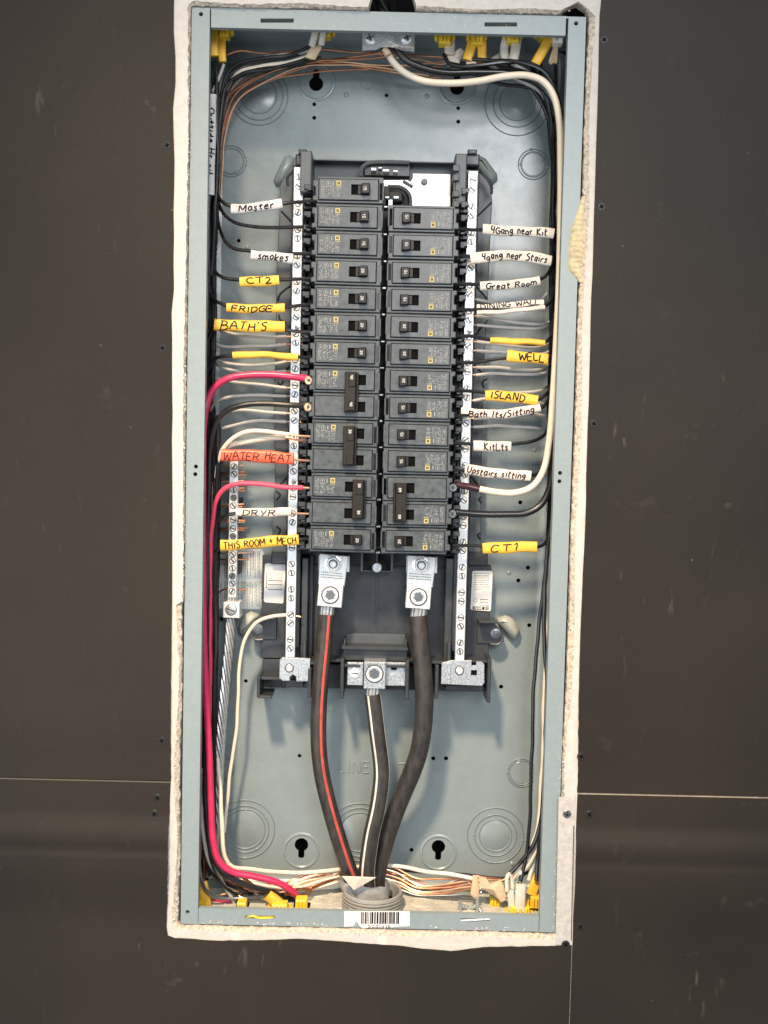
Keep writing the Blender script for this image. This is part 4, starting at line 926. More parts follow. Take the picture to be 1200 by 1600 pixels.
def tie_mb(x0, x1):
    def f():
        mb = MB(); mb.box(x0, x1, -9.5, 2, -5.0 - PITCH / 2, 7.0 + PITCH / 2, .7); mb.box(x0 + 3.5, x1 - .6, -10.4, -9, -3 + PITCH / 2 - 4, 5.5 + PITCH / 2, .4); mb.box(x0 + 3.5, x1 - .6, -10.4, -9, -4 - PITCH / 2, 5 - PITCH / 2, .4); mb.box(x1, x1 + 2.2, -5, 2, -4.6 - PITCH / 2, 6.5 + PITCH / 2, .4)
        return mb
    return f
def print_mb(seed):
    def f():
        mb = MB(); rd = rng(seed)
        def dash(x0, x1, z0, z1): mb.box(x0, x1, -1.78, -1.66, z0, z1)
        z = 7.3
        for c, (xa, xb, za, zb) in enumerate([(-25.4, -22.0, -6.8, 7.5), (-21.0, -17.6, -6.8, 1.0), (-16.8, -15.4, -5, 2.0), (-14.6, -11.6, -6.8, 1.6), (-10.8, -7.4, -6.8, 1.4)]):
            z = zb
            while z > za:
                h = rd.uniform(.4, .75); x = xa
                while x < xb - .3:
                    w = rd.uniform(.3, 1.0)
                    if rd.random() > .4: dash(x, min(x + w, xb), z - h, z)
                    x += w + .3
                z -= h + rd.uniform(.35, .9)
        # the ringed approval mark and a code beside it
        for i in range(12):
            a = R_(30 * i); x, zz = -18.8 + 2.1 * math.cos(a), 5.2 + 2.1 * math.sin(a); dash(x - .3, x + .3, zz - .3, zz + .3)
        dash(-19.6, -18.0, 4.9, 5.5); dash(-19.1, -18.5, 4.2, 6.3); dash(-14.8, -14.0, 3.2, 7.0)
        for i in range(5): dash(-21.6 + rd.uniform(0, 6), -21 + rd.uniform(0, 6), 2.0, 2.6)
        return mb
    return f
def emblem():
    mb = MB(); mb.box(-11.3, -6.9, -1.8, -1.66, 3.5, 7.9, 0, 0); mb.box(-10.2, -8.0, -1.86, -1.7, 4.6, 6.8, 0, 1); mb.box(-9.4, -8.8, -1.9, -1.8, 5.2, 6.2, 0, 0)
    for i in range(3): mb.box(-11.2 + i * 1.7, -10.1 + i * 1.7, -1.8, -1.66, 1.9, 2.6, 0, 0)
    return mb
def rating(txt, x, mirror):
    def f():
        mb = MB(); flat_text(mb, txt, (x, -7.55, 2.0), Vector((0, 0, -1)), Vector((1, 0, 0)), 2.5, 3.7, .26, 3, 0); return mb
    return f
def faint(x0, x1, zc):
    def f():
        mb = MB(); rd = rng(9)
        for k in range(6): x = x0 + (x1 - x0) * rd.random(); z = zc + rd.uniform(-6, 6); mb.box(x, x + .5, -1.76, -1.66, z - .9, z + .9)
        mb.box(x0, x0 + .25, -1.76, -1.66, -8, 5); return mb
    return f
def nth(i): return ['top', 'second', 'third', 'fourth', 'fifth', 'sixth', 'seventh', 'eighth', 'ninth', 'tenth', 'eleventh', 'bottom'][i]
def term():
    mb = MB(); mb.lathe((0, 0, 0), [(4.4, -3), (4.4, 0), (3.6, 1.0), (1.5, 1.0)], 16, cap1=False); mb.lathe((0, 0, 0), [(1.6, .9), (1.2, .0)], 12, mi=1, cap0=False); mb.box(-3.4, 3.4, -1.1, -.9, -.45, .45, 0, 1); return mb
def breaker(col, row, rate, poles, label, on=True):
    right = col == 'R'; cx = CXR if right else CXL; zc = ROW0 - (row + (poles - 1) / 2) * PITCH
    name = 'circuit_breaker' if poles == 1 else 'double_breaker'
    t = thing(name, (cx, SHY, zc), label, 'breaker', 'breakers in two columns')
    rv = rng(row * 2 + right + 900); t.rotation_euler = (R_(rv.uniform(-.5, .5)), (math.pi if right else 0) + R_(rv.uniform(-.35, .35)), R_(rv.uniform(-.6, .6))); t.location.x += rv.uniform(-.0004, .0004); t.location.y += rv.uniform(-.0005, .0005)
    zs = [0] if poles == 1 else [PITCH / 2, -PITCH / 2]
    hs = (2.7, 20.4) if poles == 1 or on else (.6, 20.4)
    for i, z in enumerate(zs):
        inst('body', 'bbody', body1(12.3), 'breaker_plastic', t, (0, 0, z), local=True)
        inst('groove_shade', 'bgroove', groove, 'void', t, (0, 0, z), local=True, smooth=0)
        fp = inst('face_plate', ('bface', hs), faceplate(*hs, 0), ['face_plastic', 'slot_dark'], t, (0, 0, z), local=True)
        if i == 0:
            sd = 100 + row + 20 * right
            pp = inst('printed_label', ('bprint', sd), print_mb(sd), 'print_faint', fp, (0, 0, 0), local=True, smooth=0)
            inst('square_emblem', 'bemblem', emblem, ['print_yellow', 'ink'], fp, (0, 0, 0), local=True, smooth=0)
        inst('moulded_mark', 'bfaint', faint(22.5, 26, 0), 'breaker_plastic', fp, (0, 0, 0), local=True, smooth=0)
        if poles == 1:
            tg = inst('switch_toggle', 'btoggle', toggle_mb(12.2, 20.2), 'toggle', t, (0, 0, z), local=True)
            inst('rating_number', ('brate', rate), rating(rate, 14.6, right), 'print_white', tg, (0, 0, 0), local=True)
        if poles == 2 and rate != '30':
            o = inst('terminal_screw', ('bterm', rate), term, ['brass' if rate == '40' else 'steel_dark', 'screw_dark'], t, (-34.5, 8, z - 1.0), local=True, rot=(0, R_(40 + 60 * i), 0))
    if poles == 2:
        x0, x1 = (10.2, 20.8) if on else (.6, 11.2)
        tie = inst('handle_tie', ('btie', on), tie_mb(x0, x1), 'tie_brown', t, (0, 0, 0), local=True)
        for i, z in enumerate(zs):
            if rate == '30' and not on and i == 1: continue
            inst('rating_number', ('bratet', rate, on), lambda: flat_text(MB(), rate, (x0 + 5.2, -10.5, 2.6), Vector((0, 0, -1)), Vector((1, 0, 0)), 2.5, 3.7, .28, 3, 0), 'print_white', tie, (0, 0, z + 1.0), local=True)
    return t
LEFT = [(0, '15', 'topmost single breaker of the left column, above the neighbouring column'), (1, '15', 'single breaker second from the top of the left column'), (2, '15', 'single breaker fed by the wire marked SMOKES'), (3, '20', 'single breaker fed by the wire marked CT2'),
        (4, '20', 'single breaker fed by the wire marked FRIDGE'), (5, '20', "single breaker fed by the wire marked BATH'S"), (6, '20', 'single breaker just above the double breaker with the thick red wire'), (13, '20', 'bottom single breaker of the left column, beside the THIS ROOM + MECH tag')]
for r, a, l in LEFT: breaker('L', r, a, 1, l)
breaker('L', 7, '40', 2, 'double breaker marked 40 fed by the thick red and black wires, handle off', False)
breaker('L', 9, '30', 2, 'double breaker beside the orange WATER HEAT tag, handle off', False)
breaker('L', 11, '30', 2, 'lowest double breaker of the left column, fed by the thin pink wire', True)
RIGHT = [(1, '15', 'topmost single breaker of the right column, under the bare metal plate'), (2, '15', 'single breaker fed by the wire marked 4gang near Stairs'), (3, '15', 'single breaker fed by the wire marked Great Room'), (4, '15', 'single breaker fed by the wire marked DINING WALL'),
         (5, '20', 'single breaker fed through the plain yellow sleeve on the right'), (6, '20', 'single breaker fed by the wire marked WELL'), (7, '20', 'single breaker fed by the wire marked ISLAND'), (8, '15', 'single breaker beside the Bath lts tag'), (9, '15', 'single breaker beside the Kit Lts tag'),
         (10, '15', 'single breaker beside the Upstairs sitting tag'), (13, '20', 'bottom single breaker of the right column, beside the CT1 tag')]
for r, a, l in RIGHT: breaker('R', r, a, 1, l)
breaker('R', 11, '60', 2, 'double breaker marked 60 in the right column fed by thick cream and black wires', True)

# ================================================================== GROUND BAR
gb = thing('ground_bar', P(365, 835, 84), 'slim silver ground bar on the left with a lug at its lower end', 'ground bar')
ga, gz = P(366.5, 717, 70), P(361.5, 944, 70); gx = (ga.x + gz.x) / 2
gbar = MB().box(gx - 4.4, gx + 4.4, 70, 78, gz.z, ga.z, .5).build('bar', 'tin', gb)
MB().box(gx - 6, gx + 6, 78, BACKY, ga.z - 60, ga.z - 40).box(gx - 6, gx + 6, 78, BACKY, gz.z + 30, gz.z + 50).build('standoff', 'black', gb)
for i, y in enumerate((729, 741, 765, 778, 790, 812, 826, 838, 866, 876, 888, 900, 912, 924)):
    dark = y in (778, 838, 900); q = P(365, y, 70)
    inst('bar_screw', ('gscrew', dark), bar_screw, ['steel_dark' if dark else 'tin', 'screw_dark'], gb, (gx, 69.95, q.z), rot=(0, R_(rng(i + 50).choice([20, 50, 80, 120])), 0))
lb = pbox(348, 941, 374, 966, 62, 82, .6).build('lug_block', 'alu_light', gb)
q = P(361, 953, 62); mb = MB(); mb.lathe(q, [(6.0, -.2), (6.0, .1)], 22, mi=1); mb.lathe(q, [(5.3, -.2), (5.2, .7), (4.6, 1.0)], 22); mb.obox((q.x, q.y - 1.0, q.z), Vector((4.2, 0, -1.6)), Vector((0, .12, 0)), Vector((.25, 0, .6)), 1); mb.build('lug_screw', ['alu', 'screw_dark'], lb)

# ================================================================== WIRES
def wire(pts, r, m, label, group=None, d=None, cat='wire', name='wire', bare=None, step=4, sides=8):
    """pts in pixels with depth; bare=(pts) builds a bare conductor end as a part"""
    w = spline(PP(pts, d), step); o = MB(); rw = rng(len(label) * 7 + int(pts[0][0] * 3 + pts[-1][1])); ph = [rw.uniform(0, 6.3) for _ in range(6)]; am = .32 if r < 2.6 else .22; n_ = len(w)
    w = [p + Vector((math.sin(k * .31 * step / 4 + ph[0]) + .6 * math.sin(k * .73 * step / 4 + ph[3]), .6 * math.sin(k * .27 * step / 4 + ph[1]), math.sin(k * .37 * step / 4 + ph[2]) + .6 * math.sin(k * .67 * step / 4 + ph[4]))) * (am * min(1, k / 5, (n_ - 1 - k) / 5)) for k, p in enumerate(w)]
    o.tube(w, r, sides)
    if not bare: return tag(o.build(name, m), label, cat, group)
    t = thing(name, w[-1], label, cat, group); o.build('insulation', m, t)
    MB().tube(spline(PP(bare, d), step), r * .52, 6).build('bare_end', 'copper_pale', t); return t
OVAL = [(math.copysign(abs(math.cos(a)) ** .75, math.cos(a)), math.copysign(abs(math.sin(a)) ** .75, math.sin(a))) for a in [2 * math.pi * i / 18 for i in range(18)]]
def sleeve(pts, hpx, m, label, text=None, tx=None, th=.62, voff=0., d=40., thick=2.6, ink='ink', seed=0, rad=.68, name='label_sleeve', jit=.11, vert=False):
    """flattened piece of cable jacket; pts = centre line in pixels"""
    hh = hpx * .31; cl = spline(PP([(p[0], p[1]) for p in pts], d), 2.5); rs = rng(seed * 13 + 5); pa, pb, pc = (rs.uniform(0, 6.3) for _ in range(3))
    cl = [p + Vector((0, .7 * math.sin(k * .25 + pa), .45 * math.sin(k * .21 + pb) + .25 * math.sin(k * .6 + pc))) for k, p in enumerate(cl)]
    t = thing(name, cl[len(cl) // 2], label, 'label sleeve', 'written and plain sleeves on the wires'); N = len(cl)
    mb = MB(); rd = rng(seed); mb.sweep(cl, [OVAL], [hh * (1 + rd.uniform(-.015, .015) + .05 * math.sin(k * .33 + pc)) for k in range(len(cl))], thick, 0, True, True); sl = mb.build('jacket', m, t, smooth=50)
    # folded ridges along the jacket
    for v in (.42, -.45):
        rdg = []
        for k in range(1, N - 1):
            tt = (cl[min(k + 1, N - 1)] - cl[max(k - 1, 0)]).normalized(); u = Vector((-tt.z, 0, tt.x)).normalized(); rdg.append(cl[k] + u * (v * hh) + Vector((0, -thick * (1 - abs(v) ** 2.67) ** .375 + .05, 0)))
        MB().tube(rdg, .28, 5).build('crease', m, t)
    if text:
        L = [0.0]
        for k in range(1, N): L.append(L[-1] + (cl[k] - cl[k - 1]).length)
        x0, x1 = (tx if tx else (.08, .92)); w, ss = strokes(text, seed + 5, jit); cap = hh * 2 * th; ib = MB()
        def at(s, v):
            s = min(max(s, 0), L[-1] - 1e-4); k = 0
            while L[k + 1] < s: k += 1
            f = (s - L[k]) / (L[k + 1] - L[k]); p = cl[k].lerp(cl[k + 1], f); tt = (cl[k + 1] - cl[k]).normalized(); u = Vector((-tt.z, 0, tt.x)).normalized()
            vv = max(-.97, min(.97, v / hh)); return p + u * (vv * hh) + Vector((0, -thick * (1 - abs(vv) ** 2.67) ** .375 - .06, 0))
        for stv in ss:
            ib.sweep([at(L[-1] * (x0 + (x1 - x0) * (q[0] + (q[1] - .5) * (.12 if seed % 3 else -.05)) / w), (q[1] - .5) * cap + voff * hh) for q in stv], [[(1, 0), (.5, .6), (-.5, .6), (-1, 0), (-.5, -.6), (.5, -.6)]], rad, rad * .6, 0, True, True)
        ib.build('handwriting', ink, t)
    return t
BK = 'wire_black'; BR = 1.75
# ---- left: black hots with sleeves
wire([(332, 120, 60), (336, 200, 62), (337, 270, 56), (341, 308, 48), (352, 319, 41), (372, 323, 40), (430, 320, 40), (452, 317, 40), (478, 315, 36), (492, 314, 32)], BR, BK, 'black wire running through the white Master sleeve')
sleeve([(361, 326), (400, 324), (441, 319)], 15, 'jacket_lilac', 'white sleeve marked Master', 'Master', (.16, .84), .62, d=40, seed=1, ink='ink')
wire([(330, 130, 66), (337, 230, 66), (338, 300, 58), (348, 332, 50), (366, 347, 46), (395, 354, 44), (440, 355, 44), (470, 355, 42), (490, 354, 34)], BR, BK, 'thin black wire with no sleeve between Master and Smokes')
wire([(334, 140, 70), (337, 260, 70), (340, 340, 60), (350, 372, 48), (366, 388, 42), (392, 393, 40), (430, 397, 40), (460, 396, 40), (490, 396, 34)], BR, BK, 'black wire running through the white Smokes sleeve')
sleeve([(392, 399), (425, 401), (458, 404)], 15, 'jacket_lilac', 'short white sleeve marked Smokes', 'smokes', (.18, .9), .7, d=39, seed=2)
wire([(328, 150, 74), (327, 300, 66), (327, 390, 56), (334, 420, 48), (348, 434, 42), (376, 438, 40), (436, 437, 40), (470, 436, 38), (490, 435, 33)], BR, BK, 'black wire running through the yellow CT2 sleeve')
sleeve([(375, 440), (405, 439), (436, 438)], 15.5, 'jacket_yellow', 'short yellow sleeve marked CT2', 'CT2', (.18, .82), .58, d=39, seed=3, voff=.08)
wire([(325, 160, 78), (324, 330, 70), (325, 430, 56), (331, 462, 48), (344, 474, 42), (360, 480, 40), (440, 480, 40), (470, 477, 38), (490, 475, 33)], BR, BK, 'black wire running through the yellow FRIDGE sleeve')
sleeve([(354, 480), (400, 482), (445, 482)], 13.5, 'jacket_yellow', 'yellow sleeve marked FRIDGE', 'FRIDGE', (.10, .80), .62, d=39, seed=4, voff=-.15)
wire([(322, 640, 62), (321, 570, 58), (325, 532, 50), (338, 514, 42), (360, 509, 40), (440, 513, 40), (462, 518, 38), (490, 519, 33)], BR, BK, "black wire running through the yellow BATH'S sleeve")
sleeve([(335, 508), (390, 509), (445, 511)], 18, 'jacket_yellow', "large yellow sleeve marked BATH'S", "BATH'S", (.10, .76), .66, d=38, seed=5, thick=3.2)
wire([(321, 700, 66), (320, 620, 58), (325, 578, 50), (338, 560, 44), (364, 555, 41), (420, 556, 41), (462, 558, 40), (488, 558, 33)], BR, BK, 'black wire through the plain yellow sleeve on the left')
sleeve([(364, 555), (415, 555), (466, 558)], 10.5, 'jacket_yellow', 'narrow plain yellow sleeve on the left, nothing written on it', d=40, seed=6, thick=2.8)
# ---- left: thick red and black pair, pink, creams
tag(MB().tube(spline(PP([(470, 1408, 56), (456, 1392, 48), (432, 1378, 42), (395, 1369, 38), (362, 1362, 34), (342, 1345, 30), (333, 1312, 29), (330, 1260, 29), (327, 1180, 29), (322, 1080, 29), (318, 980, 29), (317, 860, 30), (317, 740, 31), (318, 670, 33), (323, 632, 35), (335, 606, 36), (355, 592, 36), (390, 586, 36), (430, 586, 36), (460, 589, 34), (481, 592, 30)]), 4), 3.4, 12).build('wire', 'wire_red'), 'thick red wire down the left side to the bottom', 'wire')
wire([(452, 1408, 58), (425, 1395, 46), (390, 1384, 40), (355, 1368, 34), (334, 1340, 32), (324, 1290, 34), (321, 1200, 36), (322, 1000, 42), (325, 820, 42), (327, 740, 40), (330, 690, 38), (338, 660, 37), (352, 643, 37), (378, 633, 36), (420, 631, 36), (460, 633, 34), (482, 634, 30)], 2.9, BK, 'thick black wire ending just below the thick red wire', sides=10)
wire([(335, 860, 52), (334, 790, 50), (338, 740, 46), (348, 702, 42), (364, 684, 40), (386, 675, 39), (415, 674, 38), (452, 679, 36)], 2.1, 'wire_cream', 'curved cream wire above the orange WATER HEAT sleeve, upper of two', bare=[(450, 679, 36), (466, 681, 34), (486, 682, 30)], sides=10)
wire([(331, 820, 56), (333, 760, 56), (341, 712, 52), (356, 698, 48), (390, 689, 46), (420, 685, 45), (446, 683, 44)], 2.7, 'wire_cream', 'curved cream wire resting on the orange WATER HEAT sleeve, lower of two', bare=[(445, 683, 44), (458, 686, 42), (480, 689, 36)], sides=10)
wire([(334, 900, 54), (335, 800, 52), (338, 752, 48), (345, 724, 44), (356, 714, 40), (400, 714, 39), (455, 717, 39)], 2.2, BK, 'black wire running through the orange WATER HEAT sleeve', bare=[(455, 717, 39), (468, 719, 36), (488, 720, 30)])
sleeve([(346, 711), (400, 713), (459, 716)], 19, 'jacket_orange', 'orange-red sleeve marked WATER HEAT', 'WATER HEAT', (.04, .97), .62, d=37, seed=7, thick=3.4, ink='ink_brown', rad=.56)
wire([(330, 1300, 50), (329, 1100, 46), (329, 900, 44), (331, 820, 42), (337, 784, 40), (350, 764, 38), (372, 756, 37), (410, 757, 37), (450, 761, 35), (474, 762, 32)], 2.3, 'wire_pink', 'thin pink-red wire crossing over the ground bar', bare=[(473, 762, 32), (488, 763, 29)])
wire([(329, 900, 58), (329, 850, 52), (336, 818, 46), (350, 806, 42), (366, 802, 40), (410, 801, 40), (456, 802, 38)], 2.0, BK, 'black wire running through the white DRYR sleeve', bare=[(455, 802, 38), (488, 803, 30)])
sleeve([(369, 800), (410, 800), (455, 800)], 13.5, 'jacket_white', 'white sleeve marked DRYR over the ground bar', 'DRYR', (.12, .72), .62, d=38, seed=8, ink='ink_brown', rad=.6)
wire([(327, 960, 60), (328, 900, 54), (334, 868, 46), (346, 855, 41), (400, 848, 40), (466, 843, 37), (488, 842, 31)], 1.8, BK, 'black wire running through the yellow THIS ROOM sleeve')
sleeve([(345, 852), (405, 848), (467, 843)], 17, 'jacket_yellow', 'long yellow sleeve marked THIS ROOM + MECH', 'THIS ROOM + MECH', (.04, .97), .60, d=38, seed=9, thick=3.0, ink='ink_brown', rad=.6)
# ---- left: grey neutrals to the bar
NL = [([(326, 480, 78), (333, 508, 66), (352, 519, 56), (385, 525, 53), (425, 527, 53), (456, 526, 53)], 'under the BATH\'S sleeve'),
      ([(325, 500, 80), (330, 530, 68), (345, 540, 58), (385, 542, 54), (425, 540, 53), (456, 538, 53)], 'second below the BATH\'S sleeve'),
      ([(324, 530, 80), (334, 558, 68), (350, 567, 58), (385, 571, 54), (425, 569, 53), (456, 565, 53)], 'just under the plain yellow sleeve'),
      ([(324, 545, 82), (334, 566, 72), (355, 577, 60), (385, 582, 55), (425, 582, 54), (456, 580, 53)], 'touching the thick red wire from above'),
      ([(322, 560, 84), (330, 586, 74), (350, 594, 62), (395, 600, 56), (430, 604, 54), (454, 606, 53)], 'between the thick red and thick black wires, upper'),
      ([(323, 680, 80), (328, 640, 70), (342, 626, 60), (370, 619, 55), (410, 618, 53), (454, 619, 53)], 'between the thick red and thick black wires, lower'),
      ([(331, 690, 82), (338, 658, 72), (350, 646, 62), (375, 641, 56), (410, 643, 54), (452, 646, 53)], 'just under the thick black wire'),
      ([(327, 700, 82), (331, 680, 72), (345, 670, 62), (375, 662, 56), (410, 658, 54), (452, 659, 53)], 'just above the upper cream wire')]
for pts, w in NL:
    e = pts[-1]; wire(pts[:-1] + [(447, e[1], 53)], 1.6, 'wire_grey', 'grey-white wire to the left neutral bar, ' + w, 'neutral wires to the left bar', bare=[(446, e[1], 53), (462, e[1], 54), (474, e[1] + 1, 54)])
wire([(350, 1300, 70), (354, 1260, 70), (361, 1200, 70), (369, 1140, 68), (373, 1080, 66), (375, 1030, 64), (384, 996, 62), (400, 973, 60), (425, 963, 57), (448, 961, 54)], 1.8, 'wire_cream', 'cream wire arching from the left neutral bar foot down to the bottom', bare=[(447, 961, 54), (460, 962, 54), (470, 964, 54)])
# ---- right: hots
wire([(712, 357, 33), (740, 359, 38), (780, 360, 40), (850, 366, 42), (866, 380, 50), (872, 420, 60)], BR, BK, 'black wire running through the white 4Gang near Kit sleeve')
sleeve([(754, 358), (810, 361), (865, 366)], 15.5, 'jacket_white', 'white sleeve marked 4Gang near Kit', '4Gang near Kit', (.12, .90), .66, d=39, seed=21)
wire([(714, 399, 33), (730, 400, 38), (780, 400, 40), (850, 405, 42), (864, 420, 50), (871, 470, 62)], BR, BK, 'black wire running through the white 4gang near Stairs sleeve')
sleeve([(735, 404), (780, 400), (820, 401), (861, 407)], 17, 'jacket_white', 'bowed white sleeve marked 4gang near Stairs', '4gang near Stairs', (.14, .95), .58, d=39, seed=22, ink='ink')
wire([(712, 442, 33), (736, 444, 38), (780, 443, 40), (843, 436, 42), (856, 426, 46), (864, 405, 54), (870, 360, 64)], BR, BK, 'black wire running through the white Great Room sleeve')
sleeve([(750, 447), (800, 444), (843, 439)], 14, 'jacket_white', 'white sleeve marked Great Room', 'Great Room', (.10, .94), .6, d=39, seed=23, voff=-.25)
wire([(710, 484, 33), (735, 484, 38), (780, 484, 40), (848, 479, 42), (860, 471, 46), (867, 450, 54), (871, 410, 64)], BR, BK, 'black wire running through the white DINING WALL sleeve')
sleeve([(745, 480), (800, 477), (850, 472)], 9.5, 'jacket_white', 'upper layer of white sleeve marked DINING WALL', 'DINING WALL', (.05, .93), .78, voff=.2, d=41, seed=24, rad=.56, thick=1.6)
sleeve([(745, 488), (800, 486), (851, 481)], 7, 'jacket_white', 'plain white sleeve edge just under the DINING WALL writing', d=39, seed=25, thick=2.2)
wire([(712, 525, 33), (740, 526, 38), (766, 530, 40), (850, 537, 42), (861, 526, 46), (868, 505, 54), (871, 460, 66)], BR, BK, 'black wire through the plain yellow sleeve on the right')
sleeve([(766, 531), (810, 534), (851, 536)], 9.5, 'jacket_yellow', 'narrow plain yellow sleeve on the right, nothing written on it', d=39, seed=26)
wire([(712, 566, 33), (742, 566, 38), (770, 562, 40), (792, 560, 40), (850, 560, 42), (866, 552, 50), (872, 520, 62)], BR, BK, 'black wire running through the yellow WELL sleeve')
sleeve([(792, 556), (825, 558), (856, 561)], 17.5, 'jacket_yellow', 'yellow sleeve marked WELL', 'WELL', (.28, .90), .6, d=38, seed=27)
wire([(708, 609, 33), (735, 611, 38), (757, 614, 40), (838, 624, 42), (854, 614, 46), (864, 596, 54), (869, 560, 66)], BR, BK, 'black wire running through the yellow ISLAND sleeve')
sleeve([(758, 618), (800, 621), (840, 625)], 16.5, 'jacket_yellow', 'yellow sleeve marked ISLAND', 'ISLAND', (.10, .76), .6, d=38, seed=28)
wire([(708, 650, 33), (735, 648, 38), (790, 644, 40), (843, 638, 42), (854, 628, 46), (863, 610, 54), (868, 580, 66)], BR, BK, 'black wire running through the white Bath lts sleeve')
sleeve([(720, 645), (770, 647), (805, 644), (844, 637)], 14.5, 'jacket_white', 'white sleeve marked Bath lts/Sitting', 'Bath lts/Sitting', (.10, .92), .6, d=38, seed=29, ink='ink_brown', voff=-.1)
wire([(708, 692, 33), (735, 694, 38), (770, 696, 40), (800, 694, 42), (830, 690, 46), (850, 680, 54), (862, 655, 64)], BR, BK, 'black wire running through the short white Kit Lts sleeve')
sleeve([(740, 697), (770, 698), (798, 698)], 16, 'jacket_white', 'short white sleeve marked Kit Lts', 'KitLts', (.28, .92), .68, d=38, seed=30, ink='ink_brown')
wire([(706, 734, 33), (735, 736, 38), (790, 740, 40), (829, 743, 42), (845, 739, 48), (857, 725, 58), (864, 690, 68)], BR, BK, 'black wire running through the white Upstairs sitting sleeve')
sleeve([(726, 733), (775, 739), (829, 745)], 16, 'jacket_white', 'white sleeve marked Upstairs sitting', 'Upstairs sitting', (.04, .92), .6, d=38, seed=31, ink='ink_brown')
wire([(706, 852, 33), (735, 853, 38), (757, 854, 40), (838, 855, 42), (850, 850, 48), (858, 836, 58), (862, 800, 68)], BR, BK, 'black wire running through the yellow CT1 sleeve')
sleeve([(754, 856), (800, 855), (839, 855)], 17.5, 'jacket_yellow', 'ribbed yellow sleeve marked CT1', 'CT1', (.14, .66), .62, d=38, seed=32, ink='ink_brown')
# thick cream and black pair of the 60 breaker
big = thing('wire', P(790, 770, 36), 'thick cream wire sweeping from the top clamp down the right side', 'wire')
MB().tube(spline(PP([(604, 78, 46), (612, 94, 44), (630, 112, 42), (660, 126, 40), (700, 130, 38), (745, 127, 36), (790, 119, 34), (825, 118, 32), (850, 128, 30), (866, 152, 29), (874, 190, 28), (876, 250, 27), (876, 330, 26), (874, 430, 26), (870, 520, 26), (864, 620, 27), (858, 690, 28), (849, 735, 29), (832, 760, 30), (805, 770, 31), (775, 769, 32), (748, 764, 32)]), 4), 3.25, 14).build('insulation', 'wire_cream', big)
MB().tube(spline(PP([(749, 764.2, 32), (735, 761, 32), (712, 757, 30)]), 3), 3.35, 14).build('tape_wrap', 'tape_maroon', big)
wire([(712, 800, 30), (745, 803, 32), (790, 804, 33), (822, 801, 34), (844, 790, 35), (857, 768, 36), (864, 730, 38), (868, 660, 40), (872, 560, 42), (875, 420, 44), (876, 300, 46), (874, 210, 46), (864, 160, 46), (840, 130, 44), (800, 116, 44), (750, 113, 44), (700, 113, 44), (660, 106, 44), (632, 92, 44), (615, 70, 44)], 3.3, BK, 'thick black wire running beside the thick cream wire', sides=12)
# ---- right: grey neutrals
NR = [([(743, 468, 53), (770, 473, 53), (805, 477, 54), (838, 474, 56), (856, 458, 62), (863, 430, 70), (864, 380, 78)], 'just above the DINING WALL sleeve'),
      ([(743, 494, 53), (780, 499, 53), (815, 505, 54), (845, 507, 58), (862, 500, 66), (866, 470, 76)], 'upper of two under the DINING WALL sleeve'),
      ([(743, 508, 53), (780, 511, 53), (815, 513, 54), (845, 512, 58), (863, 503, 68), (867, 480, 80)], 'lower of two under the DINING WALL sleeve'),
      ([(743, 534, 53), (775, 537, 54), (815, 542, 55), (848, 541, 60), (863, 530, 70), (867, 505, 82)], 'behind the plain yellow sleeve on the right'),
      ([(743, 548, 53), (775, 551, 54), (815, 553, 55), (852, 552, 60), (864, 540, 72)], 'behind the top of the WELL sleeve'),
      ([(742, 574, 53), (775, 574, 53), (810, 578, 54), (840, 578, 57), (858, 570, 66), (865, 550, 78)], 'upper of two between WELL and ISLAND'),
      ([(742, 586, 53), (775, 584, 53), (810, 585, 54), (840, 584, 57), (860, 578, 66), (866, 560, 80)], 'lower of two between WELL and ISLAND'),
      ([(738, 612, 53), (760, 615, 53), (790, 615, 55), (825, 613, 57), (848, 608, 62), (862, 596, 74)], 'behind the top of the ISLAND sleeve'),
      ([(738, 626, 53), (760, 623, 53), (800, 624, 56), (840, 628, 58), (858, 638, 66), (862, 660, 78)], 'behind the bottom of the ISLAND sleeve'),
      ([(738, 654, 53), (770, 652, 54), (810, 649, 56), (838, 648, 58), (856, 654, 64), (862, 672, 76)], 'behind the Bath lts sleeve'),
      ([(738, 667, 53), (775, 666, 53), (810, 667, 54), (840, 669, 58), (858, 674, 66), (863, 692, 78)], 'between the Bath lts and Kit Lts sleeves')]
for pts, w in NR:
    s = pts[0]; wire([(s[0] + 2, s[1], 53)] + pts[1:], 1.6, 'wire_grey', 'grey-white wire to the right neutral bar, ' + w, 'neutral wires to the right bar', bare=[(s[0] + 3, s[1], 53), (s[0] - 10, s[1], 54), (s[0] - 22, s[1] + 1, 54)])
# ---- ground bar: bare copper tails
for i, (y, dy, l) in enumerate([(728, -2, 8), (738, 3, 10), (742, 2, 12), (752, 4, 8), (763, 6, 9), (767, 8, 10), (788, 6, 8), (792, 8, 6), (812, 2, 11), (816, -1, 10), (825, 0, 13), (828, 3, 9), (864, -2, 22), (874, 0, 16), (921, 14, 14)]):
    wire([(328, y + dy * 1.6 + 10, 82), (334, y + dy, 78), (348, y + .5, 75), (368, y, 74), (373 + l, y + (i % 3 - 1) * .6, 74)], .95, 'copper' if i % 3 else 'copper_pale', 'bare copper wire crossing the ground bar, %s from the top' % (['first', 'second', 'third', 'fourth', 'fifth', 'sixth', 'seventh', 'eighth', 'ninth', 'tenth', 'eleventh', 'twelfth', 'thirteenth', 'fourteenth', 'lowest'][i]), 'copper wires in the ground bar', sides=6)
